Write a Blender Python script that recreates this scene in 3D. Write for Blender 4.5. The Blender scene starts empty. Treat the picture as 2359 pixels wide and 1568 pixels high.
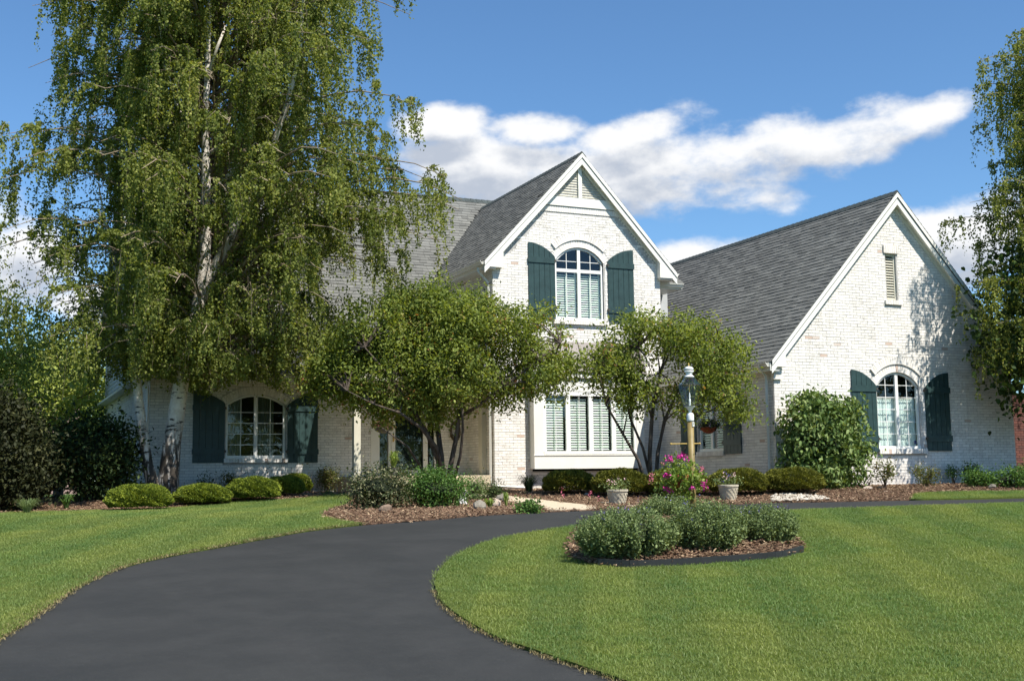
import bpy, math, random
import numpy as np
from mathutils import Vector, Matrix
from mathutils.geometry import delaunay_2d_cdt

R_ = random.Random(7)
NR = np.random.default_rng(11)
SC = bpy.context.scene
COL = SC.collection
PI = math.pi

# ------------------------------------------------------------------ survey
# The photograph was surveyed once: two vanishing points give the camera. World X runs along the
# facade, Y goes into the house, Z up; ground at the house is z = 0, the camera stands lower on the slope.
FP = 2727.0
CX, CY = 1179.0, 784.0
_v1 = np.array([7340. - CX, 1018. - CY, FP]); _v1 /= np.linalg.norm(_v1)
_v2 = np.array([-41. - CX, 1117. - CY, FP]); _v2 -= _v1 * (_v1 @ _v2); _v2 /= np.linalg.norm(_v2)
_v3 = np.cross(_v1, _v2)
if _v3[1] > 0: _v3 = -_v3
RW = np.stack([_v1, _v2, _v3])
ZC = 0.33
CAMP = np.array([0, 0, ZC])

# ------------------------------------------------------------------ camera
cam_data = bpy.data.cameras.new('camera')
cam_data.sensor_width = 36.0
cam_data.lens = FP / 2358.0 * 36.0
cam_data.clip_end = 3000
cam = bpy.data.objects.new('camera', cam_data); COL.objects.link(cam)
_r = RW @ np.array([1., 0, 0]); _u = -(RW @ np.array([0, 1., 0])); _b = -(RW @ np.array([0, 0, 1.]))
cam.matrix_world = Matrix(((_r[0], _u[0], _b[0], 0), (_r[1], _u[1], _b[1], 0), (_r[2], _u[2], _b[2], ZC), (0, 0, 0, 1)))
SC.camera = cam

def ray(u, v):
    return RW @ np.array([u - CX, v - CY, FP]) / FP
def onY(u, v, Y):
    d = ray(u, v); return CAMP + d * (Y / d[1])

# ------------------------------------------------------------------ sun, sky, exposure
SUND = np.array([-0.42, 1.0, -1.5]); SUND /= np.linalg.norm(SUND)
sun_el = math.asin(-SUND[2]); sun_rot = math.atan2(-SUND[0], -SUND[1])
sl = bpy.data.lights.new('sun', 'SUN'); sl.energy = 5.0; sl.angle = math.radians(0.53); sl.color = (1.0, 0.945, 0.86)
so = bpy.data.objects.new('sun', sl); COL.objects.link(so)
so.rotation_euler = Vector(SUND).to_track_quat('-Z', 'Y').to_euler()
so.location = (10, -10, 40)

SC.view_settings.view_transform = 'Standard'
SC.view_settings.look = 'None'
SC.view_settings.gamma = 1.0
SC.view_settings.use_curve_mapping = False
SC.view_settings.exposure = 0.62
SC.render.engine = 'CYCLES'
SC.cycles.max_bounces = 8
SC.cycles.transparent_max_bounces = 12
SC.cycles.use_denoising = True

class NT:
    """tiny helper for node trees"""
    def __init__(s, tree):
        s.t = tree; s.n = tree.nodes; s.l = tree.links
    def node(s, typ, **kw):
        n = s.n.new(typ)
        for k, v in kw.items():
            if k == 'inp':
                for kk, vv in v.items():
                    if hasattr(vv, 'is_linked') or isinstance(vv, bpy.types.NodeSocket): s.l.new(vv, n.inputs[kk])
                    else: n.inputs[kk].default_value = vv
            else: setattr(n, k, v)
        return n
    def math(s, op, a, b=0.0, clamp=False):
        n = s.n.new('ShaderNodeMath'); n.operation = op; n.use_clamp = clamp
        for i, x in enumerate((a, b)):
            if isinstance(x, bpy.types.NodeSocket): s.l.new(x, n.inputs[i])
            else: n.inputs[i].default_value = x
        return n.outputs[0]
    def mix(s, f, a, b, mode='MIX'):
        n = s.n.new('ShaderNodeMix'); n.data_type = 'RGBA'; n.blend_type = mode
        for i, x in ((0, f), (6, a), (7, b)):
            if isinstance(x, bpy.types.NodeSocket): s.l.new(x, n.inputs[i])
            elif i == 0: n.inputs[0].default_value = x
            else: n.inputs[i].default_value = (*x, 1) if len(x) == 3 else x
        return n.outputs[2]
    def noise(s, vec, scale, detail=4, rough=0.55, dim='3D'):
        n = s.n.new('ShaderNodeTexNoise'); n.noise_dimensions = dim
        if vec is not None: s.l.new(vec, n.inputs['Vector'])
        n.inputs['Scale'].default_value = scale; n.inputs['Detail'].default_value = detail
        n.inputs['Roughness'].default_value = rough
        return n.outputs[0]
    def maprange(s, x, a, b, c=0., d=1., smooth=True):
        n = s.n.new('ShaderNodeMapRange'); n.interpolation_type = 'SMOOTHSTEP' if smooth else 'LINEAR'
        s.l.new(x, n.inputs[0])
        for i, v in enumerate((a, b, c, d)): n.inputs[i + 1].default_value = v
        return n.outputs[0]

w = bpy.data.worlds.new('World'); SC.world = w; w.use_nodes = True
W = NT(w.node_tree); W.n.clear()
skyt = W.node('ShaderNodeTexSky', sky_type='NISHITA', sun_disc=False, sun_elevation=sun_el, sun_rotation=sun_rot,
              altitude=300.0, air_density=1.0, dust_density=0.0, ozone_density=3.0)
tc = W.node('ShaderNodeTexCoord')
dirv = tc.outputs['Generated']
sep = W.node('ShaderNodeSeparateXYZ', inp={0: dirv})
az = W.math('ARCTAN2', sep.outputs[0], sep.outputs[1])
el = W.math('ARCSINE', sep.outputs[2])
ae = W.node('ShaderNodeCombineXYZ', inp={0: az, 1: el}).outputs[0]
def azel(u, v):
    d = ray(u, v); d = d / np.linalg.norm(d); return math.atan2(d[0], d[1]), math.asin(d[2])
PX = 1 / 2727.0
# cloud banks: centre (az, el) radii and tilt
blobs = [(1110, 400, 210, 90, 0.05), (1330, 415, 260, 90, 0.0), (1560, 400, 260, 95, 0.0), (1760, 370, 200, 80, -0.1), (1960, 330, 190, 70, -0.22), (2090, 290, 120, 45, -0.30),
         (1450, 310, 170, 55, -0.28), (1680, 450, 190, 50, 0.0), (1240, 300, 120, 40, 0.0),
         (1620, 592, 190, 48, -0.08), (2230, 530, 180, 95, 0.0), (2400, 480, 220, 80, 0), (1020, 290, 100, 40, -0.1),
         (30, 620, 150, 110, 0.0), (230, 700, 160, 60, 0.0), (-250, 480, 260, 90, 0), (2900, 330, 300, 80, 0), (560, 500, 260, 90, 0), (2750, 650, 300, 70, 0)]
def cloud_density(vecsock):
    acc = None
    for (u, v, ru, rv, tilt) in blobs:
        a0, e0 = azel(u, v)
        s1 = W.node('ShaderNodeVectorMath', operation='SUBTRACT', inp={0: vecsock, 1: (a0, e0, 0)})
        rot = W.node('ShaderNodeVectorRotate', rotation_type='Z_AXIS', inp={'Vector': s1.outputs[0], 'Angle': tilt})
        m1 = W.node('ShaderNodeVectorMath', operation='MULTIPLY', inp={0: rot.outputs[0], 1: (1 / (ru * PX), 1 / (rv * PX), 0)})
        ln = W.node('ShaderNodeVectorMath', operation='LENGTH', inp={0: m1.outputs[0]})
        val = W.math('SUBTRACT', 1.0, ln.outputs['Value'])
        acc = val if acc is None else W.math('SMOOTH_MAX', acc, val)
        if acc.node.operation == 'SMOOTH_MAX': acc.node.inputs[2].default_value = 0.15
    acc = W.math('MAXIMUM', acc, -1.2)
    sc_ = W.node('ShaderNodeVectorMath', operation='MULTIPLY', inp={0: vecsock, 1: (1.0, 1.7, 1)})
    n1 = W.noise(sc_.outputs[0], 9.0, 9, 0.58)
    n2 = W.noise(sc_.outputs[0], 34.0, 6, 0.6)
    d = W.math('ADD', W.math('MULTIPLY', W.math('ADD', W.math('MINIMUM', acc, 0.5), 0.13), 1.0), W.math('MULTIPLY', W.math('SUBTRACT', n1, 0.5), 2.7))
    d = W.math('ADD', d, W.math('MULTIPLY', W.math('SUBTRACT', n2, 0.5), 0.55))
    return d
d0 = cloud_density(ae)
off = W.node('ShaderNodeVectorMath', operation='ADD', inp={0: ae, 1: (0.004, 0.022, 0)})
d1 = cloud_density(off.outputs[0])
alpha = W.maprange(d0, -0.06, 0.62)
alpha = W.math('MULTIPLY', alpha, 0.97)
# tops catch the sun, undersides are greyer: compare the density with that a little higher up
shade = W.maprange(W.math('SUBTRACT', d1, W.math('MULTIPLY', d0, 0.35)), -0.1, 0.75)
ccol = W.mix(shade, (0.97, 0.97, 0.97), (0.50, 0.55, 0.64))
skyc = W.mix(1.0, skyt.outputs[0], (0.74, 0.98, 1.13), 'MULTIPLY')
skys = W.node('ShaderNodeVectorMath', operation='SCALE', inp={0: skyc, 'Scale': 1.0}).outputs[0]
cl = W.node('ShaderNodeVectorMath', operation='SCALE', inp={0: ccol, 'Scale': 7.5}).outputs[0]
fin = W.mix(alpha, skys, cl)
bg = W.node('ShaderNodeBackground', inp={0: fin, 1: 0.092})
wo = W.node('ShaderNodeOutputWorld', inp={0: bg.outputs[0]})

# ------------------------------------------------------------------ terrain
_fw = RW @ np.array([0, 0, 1.]); FWD = np.array([_fw[0], _fw[1]]); FWD /= np.linalg.norm(FWD)
RGT = np.array([FWD[1], -FWD[0]])
_ks = np.array([-60, 0, 9, 15, 20.5, 25.0, 27.4, 29, 60, 400.])
_kz = np.array([-4.4, -2.20, -1.535, -1.02, -0.60, -0.56, -0.36, -0.33, -0.33, -0.9]) + ZC
_ss = np.arange(-60, 400, 0.05); _zz = np.interp(_ss, _ks, _kz)
_k = np.hanning(41); _k /= _k.sum(); _zz[40:-40] = np.convolve(_zz, _k, 'same')[40:-40]
def gz(x, y):
    s = np.asarray(x) * FWD[0] + np.asarray(y) * FWD[1]
    return np.interp(s, _ss, _zz)
def G(u, v):
    """ground point seen at survey pixel (u, v)"""
    d = ray(u, v); lo, hi = 0.5, 300.0
    ts = np.concatenate([np.linspace(2, 60, 1200), np.linspace(60, 300, 200)])
    P = CAMP + ts[:, None] * d / d @ np.eye(3) if False else CAMP + ts[:, None] * d[None, :]
    h = P[:, 2] - gz(P[:, 0], P[:, 1])
    i = np.argmax(h < 0)
    if not (h < 0).any(): return P[-1]
    a, b = ts[i - 1], ts[i]
    for _ in range(30):
        m = (a + b) / 2; p = CAMP + m * d
        if p[2] - gz(p[0], p[1]) < 0: b = m
        else: a = m
    return CAMP + a * d
def wallY(x):
    return 30.4 if x < 12.2 else (28.3 if x < 17.2 else (23.25 if x < 25 else 60.))
def Gc(u, v, margin=0.35):
    """like G but never nearer than margin to the house wall behind"""
    p = G(u, v)
    for _ in range(400):
        if p[1] <= wallY(p[0]) - margin and depth(p) < 33: break
        p = p * 0.99; p[2] = float(gz(p[0], p[1]))
    return p
def depth(p): return (np.asarray(p) - CAMP) @ _fw
def mpp(p): return depth(p) / FP

# ------------------------------------------------------------------ object helpers
def setp(o, label=None, cat=None, group=None, kind=None):
    if label: o['label'] = label
    if cat: o['category'] = cat
    if group: o['group'] = group
    if kind: o['kind'] = kind
    return o
def link(name, me, mat=None, parent=None, M=None):
    o = bpy.data.objects.new(name, me); COL.objects.link(o)
    if mat is not None and len(me.materials) == 0: me.materials.append(mat)
    if parent is not None: o.parent = parent
    if M is not None: o.matrix_basis = M
    return o
def empty(name, loc=(0, 0, 0), rz=0, **kw):
    o = bpy.data.objects.new(name, None); COL.objects.link(o)
    o.location = [float(c) for c in loc]; o.rotation_euler = (0, 0, rz); o.empty_display_size = 0.2
    setp(o, **kw); return o
def kids(o): return [c for c in bpy.data.objects if c.parent == o]

class MB:
    def __init__(s): s.v = []; s.f = []; s.a = []
    def add(s, vs, fs, r=None):
        b = len(s.v); s.v += [tuple(float(c) for c in p) for p in vs]
        s.f += [tuple(b + i for i in f) for f in fs]
        s.a += [R_.random() if r is None else r] * len(fs)
        return s
    def box(s, c, X, Y, Z, r=None):
        """box with centre c and half axes X, Y, Z (vectors)"""
        c, X, Y, Z = map(np.asarray, (c, X, Y, Z))
        vs = [c + a * X + b * Y + d * Z for d in (-1, 1) for b in (-1, 1) for a in (-1, 1)]
        return s.add(vs, [(0, 2, 3, 1), (4, 5, 7, 6), (0, 1, 5, 4), (2, 6, 7, 3), (0, 4, 6, 2), (1, 3, 7, 5)], r)
    def bx(s, x0, x1, y0, y1, z0, z1, r=None):
        return s.box(((x0 + x1) / 2, (y0 + y1) / 2, (z0 + z1) / 2), ((x1 - x0) / 2, 0, 0), (0, (y1 - y0) / 2, 0), (0, 0, (z1 - z0) / 2), r)
    def tube(s, pts, rad, n=8, cap=True, r=None):
        pts = [np.asarray(p, float) for p in pts]
        if not hasattr(rad, '__len__'): rad = [rad] * len(pts)
        vs, fs = [], []
        up = np.array([0.13, 0.21, 1.0])
        for i, p in enumerate(pts):
            t = pts[min(i + 1, len(pts) - 1)] - pts[max(i - 1, 0)]; t = t / (np.linalg.norm(t) + 1e-9)
            a = np.cross(t, up if abs(t @ up / np.linalg.norm(up)) < 0.95 else np.array([1., 0, 0])); a /= np.linalg.norm(a)
            b = np.cross(t, a)
            for k in range(n):
                th = 2 * PI * k / n; vs.append(p + rad[i] * (math.cos(th) * a + math.sin(th) * b))
        for i in range(len(pts) - 1):
            for k in range(n):
                k2 = (k + 1) % n; fs.append((i * n + k, i * n + k2, (i + 1) * n + k2, (i + 1) * n + k))
        if cap:
            fs.append(tuple(range(n - 1, -1, -1))); fs.append(tuple((len(pts) - 1) * n + k for k in range(n)))
        return s.add(vs, fs, r)
    def lathe(s, c, prof, n=16, r=None, cap=True):
        """prof: list of (radius, z)"""
        vs, fs = [], []
        for (rr, z) in prof:
            for k in range(n):
                th = 2 * PI * k / n; vs.append((c[0] + rr * math.cos(th), c[1] + rr * math.sin(th), c[2] + z))
        for i in range(len(prof) - 1):
            for k in range(n):
                k2 = (k + 1) % n; fs.append((i * n + k, i * n + k2, (i + 1) * n + k2, (i + 1) * n + k))
        if cap:
            fs.append(tuple(range(n - 1, -1, -1))); fs.append(tuple((len(prof) - 1) * n + k for k in range(n)))
        return s.add(vs, fs, r)
    def prism(s, pl, poly, d0, d1, r=None):
        """extrude the 2-D polygon (a, z) of plane pl from depth d0 to d1 along its outward normal"""
        n = len(poly)
        vs = [pl.P(a, z, d1) for a, z in poly] + [pl.P(a, z, d0) for a, z in poly]
        fs = [tuple(range(n)), tuple(range(2 * n - 1, n - 1, -1))]
        for i in range(n):
            j = (i + 1) % n; fs.append((i, i + n, j + n, j))
        return s.add(vs, fs, r)
    def strip(s, pl, up, lo, d0, d1, r=None):
        """solid between two poly-lines (same count) of plane pl: safe for curved bands"""
        n = len(up)
        vs = [pl.P(a, z, d1) for a, z in up] + [pl.P(a, z, d1) for a, z in lo] + [pl.P(a, z, d0) for a, z in up] + [pl.P(a, z, d0) for a, z in lo]
        fs = []
        for i in range(n - 1):
            fs += [(i, n + i, n + i + 1, i + 1), (2 * n + i, 2 * n + i + 1, 3 * n + i + 1, 3 * n + i), (i, i + 1, 2 * n + i + 1, 2 * n + i), (n + i, 3 * n + i, 3 * n + i + 1, n + i + 1)]
        fs += [(0, 2 * n, 3 * n, n), (n - 1, 2 * n - 1, 4 * n - 1, 3 * n - 1)]
        return s.add(vs, fs, r)
    def sheet(s, pl, up, lo, d):
        n = len(up); vs = [pl.P(a, z, d) for a, z in up] + [pl.P(a, z, d) for a, z in lo]
        return s.add(vs, [(i, n + i, n + i + 1, i + 1) for i in range(n - 1)])
    def mesh(s, name, smooth=False):
        me = bpy.data.meshes.new(name); me.from_pydata(s.v, [], s.f)
        at = me.attributes.new('rnd', 'FLOAT', 'FACE'); at.data.foreach_set('value', np.array(s.a, dtype=np.float32))
        import bmesh as _b
        bm = _b.new(); bm.from_mesh(me); _b.ops.recalc_face_normals(bm, faces=bm.faces); bm.to_mesh(me); bm.free()
        if smooth:
            me.polygons.foreach_set('use_smooth', [True] * len(me.polygons))
        me.update(); return me
    def build(s, name, mat, parent=None, smooth=False, M=None, **kw):
        o = link(name, s.mesh(name, smooth), mat, parent, M); setp(o, **kw); return o

class Plane:
    """vertical plane: point at (a, z, depth out of the wall)"""
    def __init__(s, O, A, N): s.O = np.array(O, float); s.A = np.array(A, float); s.N = np.array(N, float)
    def P(s, a, z, d=0.0): return s.O + a * s.A + d * s.N + np.array([0, 0, z])

def quad_leaves(name, base, tip, nrm, width, mat, parent=None, rnd=None, fold=0.18, six=False, **kw):
    """leaves as folded pointed quads; base/tip (N,3), nrm (N,3), width (N,)"""
    N = len(base); ax = tip - base; L = np.linalg.norm(ax, axis=1, keepdims=True) + 1e-9
    side = np.cross(ax / L, nrm); side /= (np.linalg.norm(side, axis=1, keepdims=True) + 1e-9)
    nn = np.cross(side, ax / L)
    wd = np.asarray(width).reshape(-1, 1)
    if six:
        V = np.stack([base, base + ax * .28 + side * wd * .47 + nn * wd * fold, base + ax * .66 + side * wd * .38 + nn * wd * fold, tip - nn * wd * .1,
                      base + ax * .66 - side * wd * .38 + nn * wd * fold, base + ax * .28 - side * wd * .47 + nn * wd * fold], 1).reshape(-1, 3)
        idx = np.array([0, 1, 2, 3, 0, 3, 4, 5]); k = 6; nq = 2
    else:
        mid = base + ax * 0.45
        V = np.stack([base, mid + side * wd * .5 + nn * wd * fold, tip, mid - side * wd * .5 + nn * wd * fold], 1).reshape(-1, 3)
        idx = np.array([0, 1, 2, 3]); k = 4; nq = 1
    me = bpy.data.meshes.new(name)
    me.vertices.add(len(V)); me.vertices.foreach_set('co', V.astype(np.float32).ravel())
    loops = (np.arange(N)[:, None] * k + idx[None, :]).ravel()
    me.loops.add(len(loops)); me.loops.foreach_set('vertex_index', loops.astype(np.int32))
    me.polygons.add(N * nq)
    me.polygons.foreach_set('loop_start', np.arange(0, N * nq * 4, 4, dtype=np.int32))
    try: me.polygons.foreach_set('loop_total', np.full(N * nq, 4, dtype=np.int32))
    except Exception: pass
    me.update(calc_edges=True)
    if rnd is None: rnd = NR.random(N)
    at = me.attributes.new('rnd', 'FLOAT', 'FACE'); at.data.foreach_set('value', np.repeat(rnd, nq).astype(np.float32))
    if mat is not None: me.materials.append(mat)
    o = link(name, me, None, parent); setp(o, **kw); return o

def rand_dirs(n, zbias=0.0):
    v = NR.normal(size=(n, 3)); v[:, 2] += zbias
    return v / np.linalg.norm(v, axis=1, keepdims=True)

# ------------------------------------------------------------------ materials
def newmat(name):
    m = bpy.data.materials.new(name); m.use_nodes = True
    t = NT(m.node_tree); t.n.clear()
    out = t.node('ShaderNodeOutputMaterial')
    return m, t, out
def finish(t, out, color, rough=0.7, spec=0.3, bump=None, bstr=0.3, bdist=0.01, metallic=0.0):
    p = t.node('ShaderNodeBsdfPrincipled')
    if isinstance(color, bpy.types.NodeSocket): t.l.new(color, p.inputs['Base Color'])
    else: p.inputs['Base Color'].default_value = (*color, 1)
    if isinstance(rough, bpy.types.NodeSocket): t.l.new(rough, p.inputs['Roughness'])
    else: p.inputs['Roughness'].default_value = rough
    p.inputs['Specular IOR Level'].default_value = spec
    p.inputs['Metallic'].default_value = metallic
    if bump is not None:
        b = t.node('ShaderNodeBump', inp={'Strength': bstr, 'Distance': bdist, 'Height': bump})
        t.l.new(b.outputs[0], p.inputs['Normal'])
    t.l.new(p.outputs[0], out.inputs[0]); return p
def rndsock(t):
    a = t.node('ShaderNodeAttribute', attribute_name='rnd').outputs['Fac']
    o = t.node('ShaderNodeObjectInfo').outputs['Random']
    return t.math('FRACT', t.math('ADD', a, o))
def pos(t): return t.node('ShaderNodeNewGeometry').outputs['Position']

def paint(name, c, rough=0.5, var=0.06, scale=3.0, bump=True, spec=0.35, dirt=0.0):
    m, t, out = newmat(name); p = pos(t)
    n = t.noise(p, scale, 5, 0.6); n2 = t.noise(p, 60.0, 3, 0.6)
    col = t.mix(t.maprange(n, 0.3, 0.75), tuple(x * (1 + var) for x in c), tuple(x * (1 - var * 1.6) for x in c))
    if dirt: col = t.mix(t.math('MULTIPLY', t.maprange(n2, 0.5, 0.8), dirt), col, (0.20, 0.18, 0.15))
    finish(t, out, col, rough, spec, n2 if bump else None, 0.12, 0.004); return m

M = {}
M['trim'] = paint('white_trim_paint', (0.78, 0.77, 0.70), 0.45, 0.03, 2.0, dirt=0.06)
M['trim_cream'] = paint('cream_trim_paint', (0.62, 0.59, 0.48), 0.5, 0.04, 2.0, dirt=0.1)
M['vinyl'] = paint('white_window_vinyl', (0.80, 0.80, 0.76), 0.35, 0.02, 2.0)
M['shutter'] = paint('green_shutter_paint', (0.028, 0.058, 0.057), 0.42, 0.12, 5.0, dirt=0.10)
M['siding'] = paint('pale_grey_siding', (0.46, 0.48, 0.48), 0.6, 0.05, 2.0)
M['louver'] = paint('blind_louver', (0.78, 0.82, 0.76), 0.5, 0.02, 2.0)
M['curtain'] = paint('sheer_curtain', (0.62, 0.68, 0.68), 0.9, 0.08, 14.0)
M['drape'] = paint('grey_drape', (0.16, 0.18, 0.16), 0.9, 0.1, 14.0)
M['dark'] = paint('dark_interior', (0.012, 0.014, 0.014), 0.9, 0.1, 3.0)  # near-black colour stands in for the shade of unlit rooms
M['brass'] = paint('brass', (0.55, 0.38, 0.10), 0.35, 0.1, 20.0)
M['doorgreen'] = paint('dark_green_door', (0.018, 0.03, 0.03), 0.35, 0.1, 3.0)
M['lampwhite'] = paint('lamp_white_metal', (0.78, 0.78, 0.76), 0.35, 0.03, 8.0)
M['gold'] = paint('weathered_gold_post', (0.23, 0.17, 0.06), 0.5, 0.14, 10.0, dirt=0.18)
M['leading'] = paint('dark_leading', (0.06, 0.055, 0.045), 0.5, 0.1, 9.0)
M['terracotta'] = paint('terracotta', (0.30, 0.085, 0.04), 0.7, 0.1, 12.0)
M['coir'] = paint('grey_metal', (0.09, 0.09, 0.085), 0.6, 0.1, 12.0)
M['stone'] = paint('planter_stone', (0.50, 0.45, 0.34), 0.85, 0.14, 12.0, dirt=0.35)
M['statue'] = paint('white_statue', (0.72, 0.72, 0.69), 0.6, 0.05, 12.0, dirt=0.12)
M['wreath'] = paint('wreath_twigs', (0.10, 0.075, 0.05), 0.9, 0.25, 30.0)
M['copper'] = paint('brown_metal_roof', (0.13, 0.105, 0.09), 0.35, 0.12, 3.0, spec=0.5)
M['edging'] = paint('black_edging', (0.022, 0.023, 0.025), 0.42, 0.15, 7.0, spec=0.5)
M['sticker'] = paint('blue_sticker', (0.02, 0.03, 0.10), 0.4, 0.02, 5.0)
M['magenta'] = paint('magenta_petal', (0.58, 0.03, 0.30), 0.6, 0.2, 30.0)
M['pink'] = paint('pink_petal', (0.62, 0.16, 0.24), 0.6, 0.2, 30.0)
M['palepink'] = paint('pale_pink_petal', (0.72, 0.48, 0.46), 0.6, 0.15, 30.0)
M['purple'] = paint('violet_petal', (0.12, 0.10, 0.30), 0.6, 0.2, 30.0)
M['duskred'] = paint('dusky_red_petal', (0.14, 0.05, 0.05), 0.7, 0.3, 30.0)

def mat_brick():
    m, t, out = newmat('whitewashed_brick'); p = pos(t); r = rndsock(t)
    n = t.noise(p, 7.0, 6, 0.68); n2 = t.noise(p, 38.0, 5, 0.7); n3 = t.noise(p, 1.1, 3, 0.5)
    white = t.mix(r, (0.87, 0.84, 0.775), (0.73, 0.70, 0.64))
    body = t.mix(t.maprange(n, 0.3, 0.7), (0.40, 0.25, 0.18), (0.26, 0.245, 0.22))
    wear = t.math('ADD', t.math('MULTIPLY', n2, 0.75), t.math('MULTIPLY', n, 0.55))
    wear = t.math('ADD', wear, t.math('MULTIPLY', t.math('SUBTRACT', n3, 0.5), 0.35))
    wf = t.maprange(wear, 0.67, 0.88); wf = t.math('MULTIPLY', wf, 0.62)
    sz = t.node('ShaderNodeSeparateXYZ', inp={0: p}).outputs[2]; wf = t.math('ADD', wf, t.math('MULTIPLY', t.maprange(sz, 0.05, 0.75, 0.30, 0.0), n3), clamp=True)
    col = t.mix(wf, white, body)
    mps = t.node('ShaderNodeMapping', inp={0: p, 3: (3.2, 3.2, 0.35)}); nst = t.noise(mps.outputs[0], 2.2, 5, 0.6)
    col = t.mix(t.maprange(nst, 0.56, 0.74, 0.0, 0.34), col, (0.47, 0.43, 0.38))
    raw = t.maprange(r, 0.992, 0.994, 0.0, 0.55)
    col = t.mix(raw, col, (0.46, 0.25, 0.15))
    finish(t, out, col, 0.85, 0.2, n2, 0.35, 0.006); return m
M['brick'] = mat_brick()
def mat_redbrick():
    m, t, out = newmat('dark_red_brick'); p = pos(t); r = rndsock(t)
    col = t.mix(r, (0.16, 0.055, 0.04), (0.09, 0.04, 0.035)); n2 = t.noise(p, 30.0, 4, 0.7)
    col = t.mix(t.math('MULTIPLY', n2, 0.3), col, (0.22, 0.15, 0.12))
    finish(t, out, col, 0.85, 0.2, n2, 0.3, 0.006); return m
M['redbrick'] = mat_redbrick()
def mat_mortar():
    m, t, out = newmat('whitewashed_mortar'); p = pos(t)
    n = t.noise(p, 9.0, 6, 0.7); n3 = t.noise(p, 1.3, 3, 0.5)
    col = t.mix(t.maprange(n, 0.3, 0.7), (0.60, 0.585, 0.545), (0.30, 0.29, 0.27))
    col = t.mix(t.maprange(n3, 0.35, 0.7), col, (0.50, 0.485, 0.46))
    finish(t, out, col, 0.95, 0.1, n, 0.5, 0.004); return m
M['mortar'] = mat_mortar()
def mat_shingle():
    m, t, out = newmat('grey_asphalt_shingle'); p = pos(t); r = rndsock(t)
    n = t.noise(p, 150.0, 3, 0.8); n2 = t.noise(p, 0.9, 5, 0.65)
    c = t.mix(r, (0.205, 0.207, 0.189), (0.120, 0.122, 0.112))
    c = t.mix(t.maprange(n2, 0.4, 0.75, 0, 0.45), c, (0.085, 0.09, 0.088))
    c = t.mix(t.math('MULTIPLY', t.maprange(n, 0.4, 0.7), 0.5), c, (0.19, 0.19, 0.18))
    mps = t.node('ShaderNodeMapping', inp={0: p, 3: (2.5, 2.5, 0.3)}); nst = t.noise(mps.outputs[0], 1.3, 5, 0.6)
    c = t.mix(t.maprange(nst, 0.54, 0.72, 0.0, 0.4), c, (0.09, 0.092, 0.088))
    finish(t, out, c, 0.95, 0.15, n, 0.5, 0.004); return m
M['shingle'] = mat_shingle()
M['deck'] = paint('dark_felt', (0.02, 0.021, 0.021), 0.95, 0.1, 3.0)
M['ridge'] = paint('ridge_shingle', (0.055, 0.068, 0.066), 0.9, 0.2, 6.0)

def mat_glass(name, tint, refl, rough=0.02):
    m, t, out = newmat(name)
    tr = t.node('ShaderNodeBsdfTransparent', inp={0: (*tint, 1)})
    gl = t.node('ShaderNodeBsdfGlossy', inp={'Roughness': rough, 'Color': (0.9, 0.95, 1.0, 1)})
    n = t.noise(pos(t), 1.7, 2, 0.5)
    b = t.node('ShaderNodeBump', inp={'Strength': 0.06, 'Distance': 0.05, 'Height': n}); t.l.new(b.outputs[0], gl.inputs['Normal'])
    lw = t.node('ShaderNodeLayerWeight', inp={0: 0.5})
    f = t.math('ADD', t.math('MULTIPLY', t.math('POWER', lw.outputs['Facing'], 4.0), 0.7), 0.035 + refl, clamp=True)
    ms = t.node('ShaderNodeMixShader', inp={0: f}); t.l.new(tr.outputs[0], ms.inputs[1]); t.l.new(gl.outputs[0], ms.inputs[2])
    t.l.new(ms.outputs[0], out.inputs[0]); return m
M['glass'] = mat_glass('window_glass', (0.93, 0.99, 0.95), 0.015)
M['glass2'] = mat_glass('dark_reflecting_glass', (0.5, 0.55, 0.55), 0.03)
M['lampglass'] = mat_glass('lantern_glass', (0.95, 0.98, 0.98), 0.03)

def mat_asphalt():
    m, t, out = newmat('sealed_asphalt'); p = pos(t)
    n = t.noise(p, 240.0, 3, 0.7); n2 = t.noise(p, 0.55, 5, 0.6); n3 = t.noise(p, 5.0, 5, 0.65)
    c = t.mix(t.maprange(n2, 0.3, 0.7), (0.028, 0.0295, 0.029), (0.035, 0.0365, 0.0355))
    n4 = t.noise(p, 1.1, 7, 0.72)
    c = t.mix(t.maprange(n4, 0.40, 0.68, 0, 0.6), c, (0.040, 0.041, 0.040))
    c = t.mix(t.maprange(n3, 0.45, 0.75, 0, 0.35), c, (0.031, 0.0305, 0.030))
    n5 = t.noise(p, 95.0, 2, 0.6); c = t.mix(t.maprange(n5, 0.60, 0.72, 0, 0.55), c, (0.10, 0.098, 0.093)); c = t.mix(t.maprange(n5, 0.34, 0.24, 0, 0.6), c, (0.018, 0.018, 0.018))
    finish(t, out, c, t.maprange(n2, 0.3, 0.7, 0.72, 0.84), 0.18, n, 0.45, 0.006); return m
M['asphalt'] = mat_asphalt()
def mat_soil(name, a, b, sc=30.):
    m, t, out = newmat(name); p = pos(t)
    n = t.noise(p, sc, 6, 0.75); n2 = t.noise(p, sc * 3.1, 4, 0.7)
    c = t.mix(t.maprange(n, 0.35, 0.65), a, b)
    finish(t, out, c, 0.95, 0.1, n2, 0.9, 0.03); return m
M['mulch'] = mat_soil('mulch_soil', (0.10, 0.06, 0.04), (0.19, 0.12, 0.08), 26.)
M['lawnsoil'] = mat_soil('lawn_thatch', (0.11, 0.14, 0.03), (0.08, 0.11, 0.022), 18.)
M['terrain'] = mat_soil('far_grass', (0.06, 0.10, 0.03), (0.045, 0.08, 0.02), 3.)
M['concrete'] = mat_soil('pale_concrete', (0.60, 0.51, 0.37), (0.54, 0.455, 0.33), 9.)
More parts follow.
